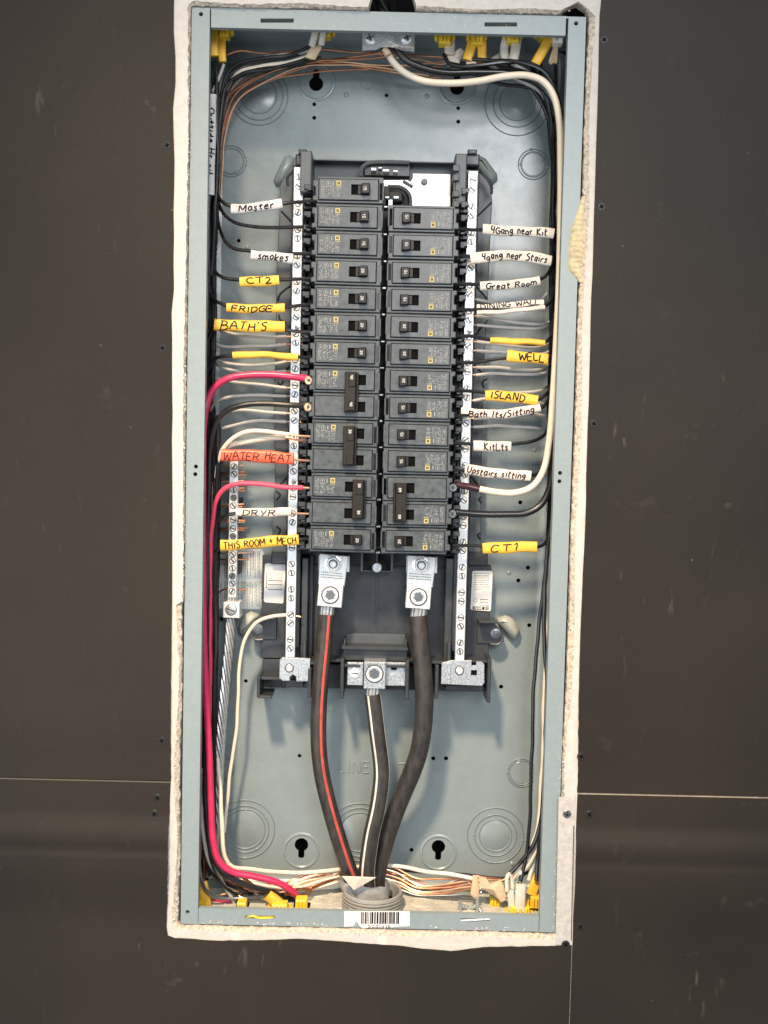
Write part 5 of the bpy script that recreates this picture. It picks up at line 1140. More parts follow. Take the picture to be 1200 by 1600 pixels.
# ---- stranded bare aluminium ground cable
gc = thing('ground_cable', P(345, 1150, 60), 'twisted bare silver ground cable hanging from the ground bar lug', 'cable')
cl = spline(PP([(361, 962, 72), (359, 1000, 72), (353, 1060, 72), (347, 1120, 70), (343, 1180, 68), (340, 1240, 64), (335, 1310, 60), (330, 1370, 60)]), 2.2)
for k in range(7):
    pts = []
    for i, c in enumerate(cl):
        a = i * 2.2 / 75 * 2 * math.pi + k * 2 * math.pi / 7; pts.append(c + Vector((3.6 * math.cos(a), 3.6 * math.sin(a), 0)))
    MB().tube(pts, 1.75, 7).build('strand', 'alu', gc)
mb = MB(); q = P(362, 938, 70)
for k in range(7): a = k * .9; mb.tube([q + Vector((3 * math.cos(a), 2 * math.sin(a), -6)), q + Vector((3.4 * math.cos(a), 2.4 * math.sin(a), 3.5))], 1.5, 7)
mb.build('strand_ends', 'alu', gc)

# ---- bundle down the left side
rd = rng(77)
def bundle(n, xs, ys, ds, m, r, label, group, jx=2.5):
    for k in range(n):
        ox = rd.uniform(*xs); od = rd.uniform(*ds); pts = []
        for i, y in enumerate(ys): pts.append((ox - (y - 200) * .012 + rd.uniform(-jx, jx), y + rd.uniform(-10, 10), od + rd.uniform(-4, 4)))
        wire(pts, r, m, label, group, sides=7, step=8)
bundle(5, (322, 337), [150, 260, 380, 500, 640, 800], (60, 90), BK, 1.7, 'thin black wire in the bundle along the upper left wall of the box', 'black wires in the upper left bundle')
bundle(4, (324, 338), [170, 300, 420, 540, 680, 830], (66, 94), 'copper', 1.0, 'bare copper wire in the bundle along the upper left wall of the box', 'copper wires in the upper left bundle')
bundle(6, (331, 341), [125, 200, 300, 400, 500, 600], (44, 66), BK, 1.7, 'black wire at the front of the upper left bundle', 'black wires at the front of the upper left bundle', 1.6)
bundle(3, (326, 340), [180, 300, 420, 560], (70, 92), 'wire_grey', 1.6, 'grey-white wire in the bundle along the upper left wall of the box', 'grey wires in the upper left bundle')
bundle(9, (324, 342), [640, 760, 900, 1040, 1180, 1300, 1365], (40, 88), BK, 1.9, 'thin black wire in the bundle along the lower left wall of the box', 'black wires in the lower left bundle')
bundle(3, (326, 340), [700, 820, 960, 1100, 1240, 1350], (60, 90), 'copper', 1.0, 'bare copper wire in the bundle along the lower left wall of the box', 'copper wires in the lower left bundle')
bundle(7, (311, 322), [560, 700, 860, 1020, 1180, 1310], (34, 70), BK, 2.1, 'black wire packed behind the left lip beside the thick red wire', 'black wires behind the left lip', 1.5)
bundle(8, (339, 348), [660, 780, 900, 1000, 1100, 1200, 1320], (36, 60), BK, 2.0, 'black wire between the thick red wire and the silver ground cable', 'black wires beside the ground cable', 2.0)
bundle(4, (318, 330), [520, 640, 780, 900], (44, 64), BK, 1.9, 'black wire descending where the bare ground wires begin', 'black wires beside the ground bar', 2.0)
bundle(3, (322, 332), [1120, 1220, 1320, 1375], (44, 70), 'copper', 1.1, 'bare copper wire low in the left bundle near the floor', 'low copper wires in the left bundle', 2.0)
# outside-marked white sleeve hanging in the top left
wire([(328, 100, 50), (329, 150, 44), (329, 220, 38), (327, 300, 36), (326, 400, 40), (325, 520, 50)], 1.7, BK, 'black wire behind the upright white sleeve at the upper left', sides=8)
sleeve([(332, 148), (331, 200), (330, 250), (328, 305)], 13, 'jacket_lilac', 'upright white sleeve with writing running down it at the upper left', 'Outside Hs oil', (.14, .80), .66, d=34, seed=40, thick=2.4)
for k, (x, dd) in enumerate(((337, 40), (340, 46))):
    wire([(334 + 3 * k, 96, 44), (338 + k, 130, 42), (339 + k, 180, dd), (339, 260, dd), (336, 340, dd), (330, 430, dd + 6)], 1.9, BK, ['left', 'right'][k] + ' of the two black wires beside the upright white sleeve', sides=8)
# cream wire and heavy runs at the lower left
wire([(330, 880, 72), (334, 1000, 80), (337, 1120, 80), (340, 1180, 66), (344, 1240, 50), (348, 1300, 42), (352, 1340, 42), (362, 1354, 44), (395, 1359, 52), (450, 1363, 60), (505, 1362, 66), (545, 1356, 74), (590, 1352, 80), (630, 1355, 76), (670, 1362, 66), (710, 1367, 60), (740, 1373, 56)], 2.1, 'wire_cream', 'long cream wire along the bottom of the back panel', sides=10)
wire([(311, 1260, 30), (311, 1350, 30), (318, 1385, 34), (332, 1400, 40), (360, 1404, 46), (392, 1402, 50), (414, 1400, 52)], 1.8, 'steel_dark', 'grey-black wire looping along the bottom lip at the lower left', sides=8)
wire([(316, 1200, 40), (318, 1300, 40), (326, 1345, 42), (345, 1375, 44), (362, 1402, 48), (366, 1412, 50)], 1.9, 'wire_grey', 'pale wire slanting across the lower left corner', sides=8)
wire([(305, 1340, 46), (314, 1372, 46), (324, 1392, 50), (326, 1405, 54)], 1.9, 'wire_cream', 'short cream wire at the extreme lower left corner')
wire([(322, 1290, 44), (330, 1350, 42), (352, 1386, 44), (372, 1399, 48)], 1.5, 'wire_black', 'black wire with a cut silver end at the lower left', bare=[(370, 1398, 48), (378, 1402, 48)])
for k in range(7):
    x0 = 316 + k * 3.2; e = (395 + k * 11 + (k % 2) * 16, 1398 + (k % 3) * 5)
    wire([(x0, 1180, 52 + k * 4), (x0 + 1, 1280, 52 + k * 4), (x0 + 7, 1340, 50 + k * 4), (x0 + 28, 1376 - k, 50 + k * 3), (x0 + 60, 1390 - (k % 3) * 4, 52 + k * 2), (e[0], e[1], 56)], [1.9, 1.0, 1.8, 1.9, 1.0, 1.9, 1.0][k], [BK, 'copper', 'wire_cream', BK, 'copper_pale', BK, 'copper'][k],
         ['black', 'copper', 'cream', 'black', 'pale copper', 'black', 'copper'][k] + ' wire bending from the left bundle along the bottom, number %s from the wall' % ['one', 'two', 'three', 'four', 'five', 'six', 'seven'][k], 'wires bending along the lower left floor', sides=7)
wire([(330, 1412, 60), (345, 1406, 54), (362, 1410, 54), (372, 1418, 56)], 3.2, 'wire_red', 'short red wire end near the bottom lip at the lower left')
# ---- copper along the bottom
for k in range(8):
    rr = rng(300 + k)
    wire([(345 + k * 8, 1398 - (k % 4) * 4, 50 + k * 3), (400 + k * 5, 1388 - (k % 3) * 3, 56), (450, 1384 - k * 1.0, 62), (500, 1374 - k * 1.4 + rr.uniform(-2, 2), 70), (545, 1364 + k * 2.6 - 6, 76), (580, 1362 + k * 2.2 - 6, 80)], .95, ['copper', 'copper_pale'][k % 2], 'bare copper wire fanning out left of the large conduit opening', 'copper wires left of the conduit', sides=6)
for k in range(9):
    rr = rng(700 + k)
    wire([(318 + k * 3, 1330 + k * 3, 50 + k * 3), (330 + k * 5, 1368 + rr.uniform(-6, 6), 54), (365 + k * 6, 1386 + rr.uniform(-6, 8), 56), (410 + k * 9, 1392 + rr.uniform(-8, 8), 58), (455 + k * 4, 1384 + rr.uniform(-8, 10), 64), (530, 1372 + rr.uniform(-8, 8), 74)], [1.0, 1.1, 1.9, 1.0, 1.0, 1.8, 1.0, 1.0, 1.1][k], ['copper', 'copper', 'wire_cream', 'copper_pale', 'copper', 'wire_cream', 'copper', 'copper', 'copper'][k], ('cream' if k in (2, 5) else 'bare copper') + ' wire tangled on the floor at the lower left', ('cream' if k in (2, 5) else 'copper') + ' wires tangled on the lower left floor', sides=6)
for k, (ya, yb_, yc, m) in enumerate([(1352, 1372, 1372, 'copper'), (1358, 1382, 1377, 'copper_pale'), (1366, 1386, 1384, 'copper'), (1372, 1392, 1386, 'copper_pale'), (1376, 1395, 1391, 'copper'), (1382, 1398, 1398, 'steel_dark')]):
    wire([(585, ya - 4, 80), (620, ya + 6, 78), (652, yb_, 72), (690, yb_ + 1, 66), (725, yc, 60), (748, yc - 2, 56), (790, 1374, 60)], 1.0, m, 'bare wire curving right of the conduit toward the kraft paper wraps, %s from the top' % ['first', 'second', 'third', 'fourth', 'fifth', 'sixth'][k], 'copper wires right of the conduit', sides=6)
for k in range(6):
    rr = rng(820 + k)
    wire([(600, 1362 + k * 5, 82), (640, 1366 + rr.uniform(0, 18), 76), (685, 1374 + rr.uniform(-4, 16), 68), (722, 1370 + rr.uniform(-2, 20), 62), (752 + rr.uniform(-14, 10), 1376 + rr.uniform(-6, 14), 58)], .95, ['copper', 'wire_grey', 'copper'][k % 3], ('thin pale' if k % 3 == 1 else 'thin copper') + ' strand crossing the others right of the conduit', ('pale' if k % 3 == 1 else 'copper') + ' strands crossing right of the conduit', sides=6)
wire([(620, 1358, 84), (680, 1364, 78), (740, 1368, 74), (800, 1372, 70), (832, 1360, 62)], 1.8, BK, 'black wire along the back of the floor right of the conduit')

# ---- top: wires from the connectors to the left bundle
TL = [([(500, 80, 50), (470, 95, 50), (430, 106, 50), (385, 113, 50), (356, 132, 50), (345, 172, 52), (340, 260, 58), (336, 340, 66)], BK, 1.7, 'black wire arching from the top cable to the left bundle, outermost'),
      ([(493, 76, 52), (462, 84, 56), (430, 86, 58), (400, 96, 62), (372, 110, 66), (352, 136, 74), (346, 165, 86)], 'wire_white', 1.6, 'upper white wire arching from the top cable to the left bundle'),
      ([(490, 86, 50), (450, 97, 52), (405, 104, 54), (374, 113, 56), (356, 134, 62), (348, 160, 76), (344, 180, 88)], 'wire_cream', 1.8, 'lower cream wire arching from the top cable to the left bundle'),
      ([(502, 90, 54), (450, 103, 54), (402, 109, 54), (364, 122, 54), (350, 148, 56), (343, 210, 60), (339, 320, 66)], BK, 1.7, 'black wire arching from the top cable to the left bundle, innermost'),
      ([(486, 72, 46), (452, 86, 48), (415, 90, 50), (380, 96, 50), (358, 112, 50), (347, 140, 52), (341, 200, 58), (337, 300, 66)], BK, 1.6, 'black wire arching highest under the top wall at the left'),
      ([(484, 78, 56), (450, 90, 56), (412, 95, 56), (376, 102, 56), (354, 122, 56), (345, 152, 60), (340, 230, 66)], BK, 1.6, 'black wire arching second highest under the top wall at the left'),
      ([(480, 96, 60), (440, 104, 60), (398, 108, 60), (366, 117, 60), (352, 140, 62), (345, 190, 68), (341, 290, 74)], BK, 1.6, 'black wire arching third under the top wall at the left'),
      ([(478, 100, 64), (436, 108, 64), (398, 113, 64), (368, 125, 64), (354, 150, 66), (347, 200, 72), (343, 300, 78)], BK, 1.6, 'black wire arching lowest under the top wall at the left'),
      ([(380, 118, 70), (362, 138, 70), (352, 160, 74), (346, 200, 82)], 'wire_white', 1.6, 'short white wire showing between black wires at the upper left'),
      ([(350, 100, 40), (342, 122, 42), (334, 140, 44), (327, 152, 50), (322, 162, 60)], 'wire_grey', 1.5, 'thin pale wire slanting behind the left lip at the top')]
for pts, m, r, l in TL: wire(pts, r, m, l)
# bare copper across the top
TC = [[(341, 310, 70), (350, 190, 66), (366, 150, 64), (420, 114, 62), (480, 97, 62), (540, 93, 64), (590, 90, 66), (630, 84, 62)], [(343, 330, 76), (354, 200, 72), (372, 156, 70), (410, 130, 70), (470, 105, 68), (540, 101, 70), (610, 108, 72), (670, 118, 74)],
      [(345, 90, 50), (372, 80, 48), (405, 82, 50), (440, 82, 56), (500, 77, 62), (560, 82, 66), (600, 82, 64)],
      [(338, 300, 78), (345, 200, 74), (360, 148, 70), (410, 118, 68), (470, 100, 68), (530, 92, 66), (585, 84, 60), (600, 80, 56)],
      [(342, 280, 80), (348, 190, 76), (362, 140, 72), (420, 112, 70), (490, 96, 70), (560, 100, 72), (610, 112, 74), (660, 120, 76)],
      [(340, 320, 82), (350, 200, 78), (380, 146, 74), (440, 118, 72), (500, 99, 70), (570, 105, 72), (640, 117, 76), (690, 121, 80)],
      [(336, 340, 84), (352, 215, 80), (376, 152, 76), (430, 124, 76), (500, 112, 76), (570, 108, 76), (630, 104, 74), (690, 104, 70)],
      [(470, 104, 72), (520, 97, 70), (570, 100, 70), (620, 102, 70), (680, 98, 64), (710, 92, 56)],
      [(480, 100, 74), (540, 100, 72), (590, 110, 74), (640, 116, 78)],
      [(580, 84, 64), (630, 86, 62), (680, 88, 58), (700, 90, 54)],
      [(620, 90, 66), (660, 94, 62), (690, 100, 60), (716, 92, 54)],
      [(338, 250, 80), (346, 180, 74), (356, 150, 70), (385, 128, 68), (430, 110, 66), (468, 102, 66)]]
for k, pts in enumerate(TC):
    wire(pts, .95, ['copper', 'copper_pale', 'copper'][k % 3], 'bare copper wire strung under the top wall toward the left bundle' if k in (0, 1, 3, 4, 5, 6, 11) else 'short bare copper wire lying under the top wall', 'bare copper wires under the top wall, long' if k in (0, 1, 3, 4, 5, 6, 11) else 'bare copper wires under the top wall, short', sides=6)
# ---- top right: black hots sweeping to the right bundle
rd = rng(91)
for k, (sx, sy) in enumerate([(698, 98), (735, 92), (752, 96), (782, 90), (800, 100), (830, 105), (845, 100), (868, 90), (874, 90), (790, 108), (722, 108)]):
    m = [BK, BK, 'wire_grey', BK, 'wire_white', BK, BK, BK, 'wire_grey', BK, BK][k]; off = rd.uniform(-5, 3)
    a = (862 + off, 190 + k * 6)
    mid = [((sx * .55 + 862 * .45), sy + 14 + (k % 4) * 5, 52 + k * 2), (846 + off, 128 + (k % 4) * 9, 54 + k * 2)] if sx < 840 else [(sx, 130, 56 + k * 2)]
    wire([(sx, sy, 46 + k)] + mid + [(a[0] + 4, a[1], 58 + k * 2), (868 + off * .6, 300, 58 + k * 2.4), (867 + off * .6, 420, 58 + k * 2.4), (863 + off * .5, 600, 60 + k * 2), (858 + off * .4, 800, 64 + k * 2)], 1.8, m, {BK: 'black', 'wire_grey': 'grey-white', 'wire_white': 'white'}[m] + ' wire sweeping from the top right connectors down the right bundle', {BK: 'black', 'wire_grey': 'grey-white', 'wire_white': 'white'}[m] + ' wires of the right bundle', sides=8, step=6)
bundle(4, (861, 868), [190, 280, 400, 520, 640, 760, 860], (52, 74), BK, 1.7, 'black wire at the inner edge of the right bundle', 'black wires at the inner edge of the right bundle', 1.6)
bundle(4, (862, 870), [230, 320, 430, 560, 700, 820], (56, 84), 'wire_grey', 1.6, 'grey-white wire woven into the right bundle', 'grey-white wires woven into the right bundle', 1.8)
for k in range(6):
    y0 = 98 + k * 4
    wire([(716 + k * 16, y0, 50 + k * 3), (770 + k * 8, y0 + 6, 52 + k * 3), (820 + k * 3, y0 + 14 + k * 2, 54 + k * 3), (848 + k, y0 + 34 + k * 3, 56 + k * 3), (860, y0 + 80 + k * 6, 58 + k * 3), (865, 300 + k * 8, 60 + k * 3), (864, 420, 64 + k * 3)], 1.7, BK, 'black wire bending under the thick cream wire at the top right', 'black wires bending under the thick cream wire', sides=8)
wire([(694, 84, 44), (700, 98, 42), (716, 104, 40), (750, 102, 38), (800, 96, 38), (840, 105, 36), (862, 130, 36), (872, 170, 36), (878, 240, 38), (876, 320, 44)], 2.0, BK, 'black wire looping highest over the thick cream wire at the top right')
wire([(735, 92, 40), (770, 94, 38), (815, 98, 36), (850, 112, 34), (868, 140, 34), (880, 190, 34), (882, 260, 36)], 1.8, BK, 'black wire ending at the yellow cable at the top right')
# ---- right side, lower half
for k, (pts, m, r, l) in enumerate([
    ([(866, 640, 66), (861, 760, 62), (856, 850, 58), (848, 930, 54), (840, 1000, 52), (834, 1080, 52), (831, 1180, 52), (828, 1270, 54), (822, 1340, 56), (812, 1380, 54), (808, 1385, 50)], BK, 1.9, 'thin black wire bowing down the lower right, inner one'),
    ([(868, 640, 56), (865, 780, 50), (856, 860, 46), (850, 940, 44), (851, 1000, 44), (854, 1060, 44), (853, 1140, 44), (850, 1230, 46), (846, 1290, 48), (840, 1340, 52), (838, 1376, 50)], BK, 2.1, 'thin black wire bowing down the lower right, next to the lip'),
    ([(864, 800, 78), (860, 900, 72), (854, 1000, 68), (850, 1100, 66), (846, 1220, 64), (838, 1300, 60), (815, 1350, 58), (800, 1375, 54)], 'wire_cream', 2.0, 'cream wire down the lower right behind the black ones'),
    ([(866, 780, 84), (862, 900, 78), (857, 1040, 74), (852, 1160, 70), (846, 1280, 66), (828, 1340, 60), (806, 1372, 56)], 'wire_grey', 1.8, 'grey-white wire down the lower right corner of the box'),
    ([(868, 800, 90), (864, 900, 86), (858, 1040, 82), (852, 1200, 76), (842, 1310, 68), (815, 1358, 62), (780, 1378, 58)], 'copper', 1.0, 'bare copper wire down the lower right corner of the box'),
    ([(855, 1100, 60), (850, 1220, 60), (838, 1310, 58), (810, 1352, 54), (795, 1366, 50), (790, 1380, 46), (792, 1392, 44)], BK, 2.1, 'black wire curling into the white cable at the lower right'),
    ([(852, 1200, 70), (846, 1290, 66), (830, 1345, 60), (812, 1366, 56)], 'wire_cream', 2.2, 'short cream wire fanning out at the lower right'),
    ([(850, 1230, 76), (842, 1310, 70), (832, 1352, 64), (826, 1376, 58)], 'wire_white', 2.0, 'short white wire fanning out at the lower right')]):
    wire(pts, r, m, l)

# ================================================================== SERVICE CABLES, CONDUIT
def service(pts, r, label, stripes, name='service_cable', bare_top=None):
    t = thing(name, P(*pts[-1]), label, 'cable', 'three heavy service cables'); cl = spline(PP(pts), 4)
    MB().tube(cl, r, 22).build('insulation', 'cable_black', t)
    for ang, w, m in stripes:
        sp_ = []; hw = []
        up = None
        a = R_(ang)
        mb = MB(); N = len(cl); b = 0; n = 5
        for k in range(N):
            tt = (cl[min(k + 1, N - 1)] - cl[max(k - 1, 0)]).normalized(); ux = Vector((tt.z, 0, -tt.x)); ux = ux.normalized() * (-1 if ux.x < 0 else 1); uy = Vector((0, -1, 0)); uy = (uy - tt * uy.dot(tt)).normalized()
            for i in range(n):
                aa = a + (i / (n - 1) - .5) * w / r; rr_ = r + (.12 if 0 < i < n - 1 else -.05); mb.v.append(tuple(cl[k] + ux * (math.sin(aa) * rr_) + uy * (math.cos(aa) * rr_)))
        for k in range(N - 1):
            for i in range(n - 1): q = k * n + i; mb.face((q, q + 1, q + n + 1, q + n))
        mb.build('stripe', m, t)
    if bare_top:
        mb = MB(); c0, c1 = cl[0], P(*bare_top)
        for k in range(9): a = k * 2 * math.pi / 9; o_ = Vector((r * .66 * math.cos(a), r * .66 * math.sin(a), 0)); mb.tube([c0 + o_ + Vector((0, 0, -3)), c1 + o_], r * .26, 7)
        mb.build('bare_strands', 'alu', t)
    return t
service([(510, 960, 50), (507, 1000, 48), (502, 1050, 46), (498, 1110, 45), (498, 1165, 45), (503, 1210, 45), (512, 1250, 46), (526, 1300, 48), (543, 1352, 50), (556, 1386, 52), (564, 1412, 54)], 8.0, 'left heavy black cable with a red stripe', [(24, 3.0, 'stripe_red')], bare_top=(513, 938, 51))
service([(582, 1084, 52), (584, 1100, 52), (589, 1142, 52), (596, 1203, 52), (594, 1234, 51), (589, 1265, 50), (581, 1300, 50), (576, 1332, 51), (573, 1362, 52), (574, 1385, 53), (577, 1412, 55)], 8.1, 'middle heavy black cable with white stripes', [(-34, 2.4, 'stripe_white'), (78, 1.6, 'stripe_white')], bare_top=(584, 1070, 52))
service([(653, 962, 50), (656, 1000, 48), (661, 1050, 46), (663, 1100, 46), (660, 1142, 48), (655, 1172, 50), (645, 1203, 54), (631, 1236, 60), (619, 1265, 64), (607, 1298, 68), (598, 1328, 70), (591, 1355, 70), (587, 1385, 70), (585, 1412, 70)], 9.2, 'right heavy plain black cable without a stripe', [], bare_top=(656, 938, 50))
cb = thing('conduit_bushing', P(582, 1418, 56), 'ribbed grey conduit collar in the bottom of the box', 'conduit')
q = P(582, 1412, 56); zb_ = -BOXZ
prof = [(27, 0), (31, .5), (31, 4)]
for k in range(3): prof += [(29.2, 4.5 + k * 3.2), (30.6, 5.6 + k * 3.2), (30.6, 6.8 + k * 3.2), (29.2, 7.7 + k * 3.2)]
prof += [(30.2, 15), (29.6, 17.5), (28.4, 18.2), (26.6, 17), (26.2, 3)]
MB().lathe((q.x, 50, zb_ + 1.5), prof, 44, axis='z', cap0=False, cap1=False).build('collar', 'bushing', cb)
MB().lathe((q.x, 50, zb_ + 1.5), [(26.3, 2.8), (1, 2.8)], 30, axis='z', cap0=False).build('conduit_mouth', 'void', cb)
tw = thing('tape_wrap', P(572, 1400, 45), 'crumpled grey tape wrapped round the three heavy cables at the conduit', 'tape')
mb = MB(); rd = rng(6); n = 30; c0 = P(568, 1378, 56); c1 = P(577, 1420, 56)
for k, (t, ax, ay) in enumerate([(0, 26.5, 19), (.12, 25.6, 18.4), (.3, 24.6, 18), (.5, 23.4, 17.4), (.75, 22.2, 16.6), (1, 21, 16)]):
    c = c0.lerp(c1, t)
    for i in range(n):
        a = 2 * math.pi * i / n; j = 1 + rd.uniform(-.03, .03); up = (3.5 * math.cos(a + 2.3) + rd.uniform(-1, 1)) if k == 0 else 0
        mb.v.append((c.x + ax * math.cos(a) * j, c.y + 2 + ay * math.sin(a) * j, c.z + up))
for k in range(5):
    for i in range(n): j = (i + 1) % n; mb.face((k * n + i, k * n + j, (k + 1) * n + j, (k + 1) * n + i))
mb.build('wrap', 'grey_tape', tw, smooth=24)
tri = PP([(534, 1368, 34), (588, 1370, 33), (553, 1390, 36)]); tri = [Vector((p.x, p.y - 1.5, p.z)) for p in tri]
mb = MB(); mb.v += [tuple(p) for p in tri] + [tuple(p + Vector((0, .4, 0))) for p in tri] + [tuple((tri[0] + tri[1]) / 2 + Vector((0, -1.2, -1)))]
for f in ((0, 6, 2), (6, 1, 2), (3, 5, 4), (0, 2, 5, 3), (2, 1, 4, 5), (1, 6, 0, 3, 4)): mb.face(f)
mb.build('folded_corner', 'paper_tape', tw, smooth=0)

# ================================================================== TOP CLAMP AND CABLE CONNECTORS
cl_ = thing('cable_clamp', P(607, 60, 30), 'shiny two-screw metal cable clamp under the top wall', 'clamp')
a, b, c = P(566, 60, 30), P(648, 60, 30), P(607, 60, 30)
zt_, zb2 = P(607, 48, 30).z, P(607, 72, 30).z
mb = MB(); n = 8
secs = [(a.x, 36), (a.x + 3, 33), (c.x - 13, 32), (c.x - 10, 29), (c.x - 6, 25), (c.x, 23.5), (c.x + 6, 25), (c.x + 10, 29), (c.x + 13, 32), (b.x - 3, 33), (b.x, 36)]
for x, y in secs:
    for (yy, z) in ((y, zt_ + 6), (y, zb2 + 1), (y + 1.5, zb2), (y + 9, zb2), (y + 9, zt_ + 6)): mb.v.append((x, yy, z))
for k in range(len(secs) - 1):
    for i in range(5): j = (i + 1) % 5; mb.face((k * 5 + i, k * 5 + j, (k + 1) * 5 + j, (k + 1) * 5 + i))
mb.face((0, 1, 2, 3, 4)); mb.face([(len(secs) - 1) * 5 + i for i in range(5)]); mb.build('strap', 'zinc_bright', cl_, smooth=40)
for x in (578, 636):
    q = P(x, 59, 31); mb = MB(); mb.lathe((q.x, 32.5, q.z), [(5, -.5), (4.8, 1.6), (3.2, 2.8), (1.5, 2.6)], 16); mb.obox((q.x, 29.7, q.z), Vector((3.4, 0, 1.2)), Vector((0, .2, 0)), Vector((-.2, 0, .55)), 1); mb.obox((q.x, 29.7, q.z), Vector((-1.2, 0, 3.4)), Vector((0, .2, 0)), Vector((.55, 0, .2)), 1); mb.build('clamp_screw', ['zinc_bright', 'screw_dark'], cl_)
q = P(606, 74, 42); tag(MB().tube(spline(PP([(603, 40, 44), (605, 66, 44), (607, 78, 44)]), 3), 7.5, 16).build('cable_jacket', 'wire_black'), 'short black cable jacket coming through the metal clamp', 'cable')
q = P(607, 82, 38); tag(MB().tube(spline(PP([(601, 76, 38), (607, 86, 38)]), 3), 3.4, 10).build('filler_paper', 'paper_kraft'), 'stub of brown kraft filler below the metal clamp', 'paper')
# cables going up through the notch above the box
mb = MB()
nt_ = thing('wall_cable', P(600, 5, 30), 'dark cable behind the notch cut in the drywall above the box', 'cable')
MB().tube(spline(PP([(580, -30, 40), (590, 5, 40), (604, 30, 42)]), 4), 6, 12).build('sheath', 'wire_black', nt_)
MB().tube(spline(PP([(612, -30, 44), (612, 30, 44)]), 4), 3, 10).build('sheath', 'wire_black', nt_)

def connector(x, y, w, h, d, label, m='clip_yellow', top=True, tabs=True, ang=0.0):
    """plastic push-in cable connector: collar, ribbed tongue, side ears"""
    t = thing('cable_connector', P(x, y, d), label, 'connector', 'plastic cable connectors'); q = P(x, y, d); W2 = w * .31; H2 = h * .31; s = 1 if top else -1
    mb = MB(); mb.prism([(q.x - W2, q.z - H2 * s), (q.x + W2, q.z - H2 * s), (q.x + W2 * 1.12, q.z + H2 * s), (q.x - W2 * 1.12, q.z + H2 * s)], d - 5, d + 7, 1.0); mb.build('tongue', m, t)
    for k in (-1, 0, 1):
        x_ = q.x + k * W2 * .58; MB().box(x_ - W2 * .16, x_ + W2 * .16, d - 7.4, d - 4.4, q.z - H2 * .8, q.z + H2 * .9, .6).build('rib', m, t)
    if tabs:
        for sx in (-1, 1): MB().prism([(q.x + sx * W2 * 1.2, q.z - H2 * .3 * s), (q.x + sx * W2 * 1.75, q.z + H2 * .1 * s), (q.x + sx * W2 * 1.7, q.z + H2 * 1.15 * s), (q.x + sx * W2 * 1.1, q.z + H2 * 1.1 * s)], d, d + 8, .6).build('ear', m, t)
    zw = (iz if top else -iz); MB().box(q.x - W2 * 1.5, q.x + W2 * 1.5, d + 1, d + 14, min(zw, q.z + s * H2 * .9), max(zw, q.z + s * H2 * .9), .4).build('collar', m, t)
    return t
def jacket(pts, w, m, label, d=None, thick=2.4, name='cable_jacket'):
    cl = spline(PP(pts, d), 3); hh = w * .31; mb = MB(); mb.sweep(cl, [OVAL], hh, thick, 0, True, True); return tag(mb.build(name, m, smooth=50), label, 'cable jacket', 'cut ends of cable jacket')
connector(351, 50, 15, 18, 38, 'yellow connector in the top left corner of the box')
jacket([(335, 46, 36), (334, 70, 36), (335, 88, 36)], 14, 'jacket_yellow', 'left of the two yellow jackets in the top left corner'); jacket([(347, 56, 40), (347, 80, 40), (348, 97, 40)], 12, 'jacket_yellow', 'right of the two yellow jackets in the top left corner')
connector(508, 52, 18, 14, 46, 'yellow connector above the white cables left of the metal clamp')
jacket([(494, 44, 34), (491, 58, 36), (487, 72, 40)], 11, 'jacket_white', 'left of two white jackets left of the metal clamp'); jacket([(506, 44, 34), (504, 58, 35), (502, 70, 38)], 10, 'jacket_white', 'right of two white jackets left of the metal clamp')
def paper(pts, d, label, m='paper_kraft', yo=0):
    pl = pxz(pts, d); n = len(pl); mb = MB(); rd = rng(int(pts[0][0])); cx = sum(p[0] for p in pl) / n; cz = sum(p[1] for p in pl) / n
    mb.v += [(x, d + rd.uniform(-2, 2), z) for x, z in pl] + [(cx, d - 2.2, cz)] + [(x, d + 3, z) for x, z in pl]
    for i in range(n): j = (i + 1) % n; mb.face((i, j, n)); mb.face((i, n + 1 + i, n + 1 + j, j))
    mb.face([n + 1 + i for i in range(n)]); return tag(mb.build('paper_wrap', m, smooth=12), label, 'paper', 'kraft paper inside the cables')
paper([(486, 74), (500, 70), (503, 74), (492, 92), (486, 92), (477, 89)], 42, 'kraft paper spilling from the white cables left of the clamp')
connector(695, 60, 18, 20, 38, 'yellow connector nearest to the right of the metal clamp'); jacket([(703, 48, 44), (703, 70, 44), (702, 86, 44)], 16, 'jacket_white', 'white jacket hanging beside the nearest connector right of the clamp')
paper([(697, 88), (720, 76), (728, 82), (719, 92), (718, 103), (700, 102)], 47, 'pale paper below the nearest white jacket right of the clamp', 'paper_tape')
connector(745, 61, 18, 21, 38, 'yellow connector above two yellow cables at the top right')
jacket([(738, 66, 40), (734, 80, 40), (730, 94, 40)], 15, 'jacket_yellow', 'left of two yellow jackets at the top right'); jacket([(753, 66, 42), (753, 82, 42), (753, 97, 42)], 14, 'jacket_yellow', 'right of two yellow jackets at the top right')
paper([(728, 96), (742, 91), (746, 100), (738, 104), (730, 102)], 42, 'crumpled paper under the two yellow jackets', 'paper_tape')
connector(801, 59, 18, 18, 38, 'yellow connector above two white cables at the top right')
jacket([(792, 58, 42), (788, 72, 42), (788, 84, 42), (790, 100, 44)], 13, 'jacket_white', 'left of two white jackets at the top right'); jacket([(808, 60, 40), (805, 80, 40), (801, 98, 40)], 15, 'jacket_white', 'right of two white jackets at the top right')
paper([(766, 92), (780, 82), (784, 84), (783, 96), (770, 96)], 50, 'kraft paper strip between yellow and white jackets at the top right', 'paper_tape')
connector(852, 56, 18, 13, 40, 'yellow connector behind the slanting yellow cable at the top right')
jacket([(860, 54, 34), (852, 72, 34), (843, 88, 36), (836, 100, 38)], 15, 'jacket_yellow', 'slanting yellow jacket near the top right corner')
connector(871, 60, 15, 18, 32, 'white connector in the top right corner of the box', 'clip_white', tabs=False)
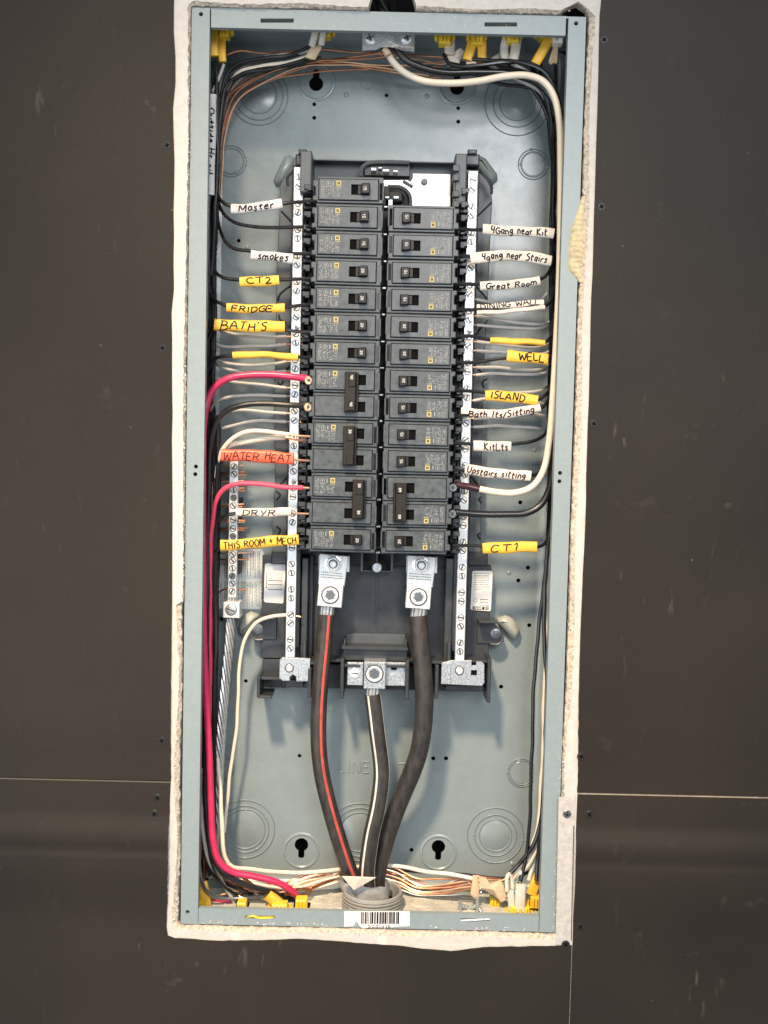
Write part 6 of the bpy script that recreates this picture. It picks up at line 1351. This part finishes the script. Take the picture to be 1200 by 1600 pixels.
paper([(866, 68), (872, 70), (870, 99), (866, 97), (861, 100), (857, 97)], 38, 'kraft paper strip hanging in the top right corner', 'paper_kraft')
# bottom connectors
FL = False
connector(318, 1411, 16, 14, 44, 'yellow connector in the bottom left corner', top=FL, tabs=False); jacket([(322, 1418, 42), (320, 1400, 42), (316, 1378, 46)], 17, 'jacket_yellow', 'yellow jacket standing in the bottom left corner')
connector(378, 1414, 14, 12, 40, 'yellow connector behind the bottom lip, second from the left', top=FL, tabs=False)
connector(437, 1416, 24, 11, 38, 'flat yellow connector behind the bottom lip below the curled jacket', top=FL, tabs=False)
jacket([(418, 1398, 44), (426, 1404, 44), (440, 1416, 44)], 18, 'jacket_yellow', 'curled yellow jacket at the bottom left, wires entering its mouth', thick=5)
jacket([(418, 1414, 46), (430, 1419, 46)], 12, 'jacket_yellow', 'small yellow jacket stub behind the bottom lip')
connector(471, 1412, 18, 18, 42, 'yellow ribbed connector where the thick red wire enters', top=FL, tabs=False)
connector(773, 1409, 16, 15, 62, 'small yellow connector behind the kraft paper at the bottom right', top=FL, tabs=False)
connector(812, 1420, 30, 12, 44, 'wide yellow connector under the white jackets at the bottom right', top=FL, tabs=False)
connector(837, 1408, 18, 19, 52, 'ribbed yellow connector in the bottom right corner', top=FL, tabs=False)
jacket([(812, 1424, 40), (813, 1400, 40), (814, 1382, 40)], 17, 'jacket_white', 'front white jacket standing at the bottom right'); jacket([(800, 1422, 44), (799, 1404, 44), (797, 1392, 44)], 12, 'jacket_white', 'rear white jacket standing at the bottom right')
jacket([(830, 1398, 52), (835, 1384, 54), (842, 1368, 58)], 17, 'jacket_yellow', 'split yellow jacket opening upward in the bottom right corner')
jacket([(822, 1424, 48), (821, 1408, 48)], 12, 'jacket_yellow', 'short yellow jacket behind the front white jacket')
wire([(792, 1392, 42), (792, 1372, 42), (795, 1366, 44), (799, 1372, 46), (801, 1388, 46)], 2.0, 'wire_cream', 'cream wire hooped at the mouth of the rear white jacket')
paper([(739, 1369), (747, 1369), (749, 1385), (748, 1401), (742, 1404), (735, 1396)], 52, 'upright kraft paper tab at the bottom right')
paper([(748, 1370), (760, 1373), (766, 1382), (783, 1376), (791, 1390), (789, 1406), (783, 1410), (772, 1400), (758, 1392), (750, 1386)], 48, 'large folded kraft paper at the bottom right')
# threaded stud clamp on the floor
cs = thing('stud_connector', P(735, 1415, 46), 'small zinc connector with two upright screws on the box floor', 'connector')
for x, y0 in ((719, 1408), (746, 1402)):
    a, b = P(x, y0, 42), P(x, 1426, 42); MB().tube([a, b], 1.9, 10).build('upright_screw', 'zinc', cs)
MB().tube(spline(PP([(716, 1424, 44), (722, 1416, 46), (734, 1419, 48), (745, 1416, 46), (752, 1425, 44)]), 2), 2.2, 8).build('saddle', 'zinc', cs)
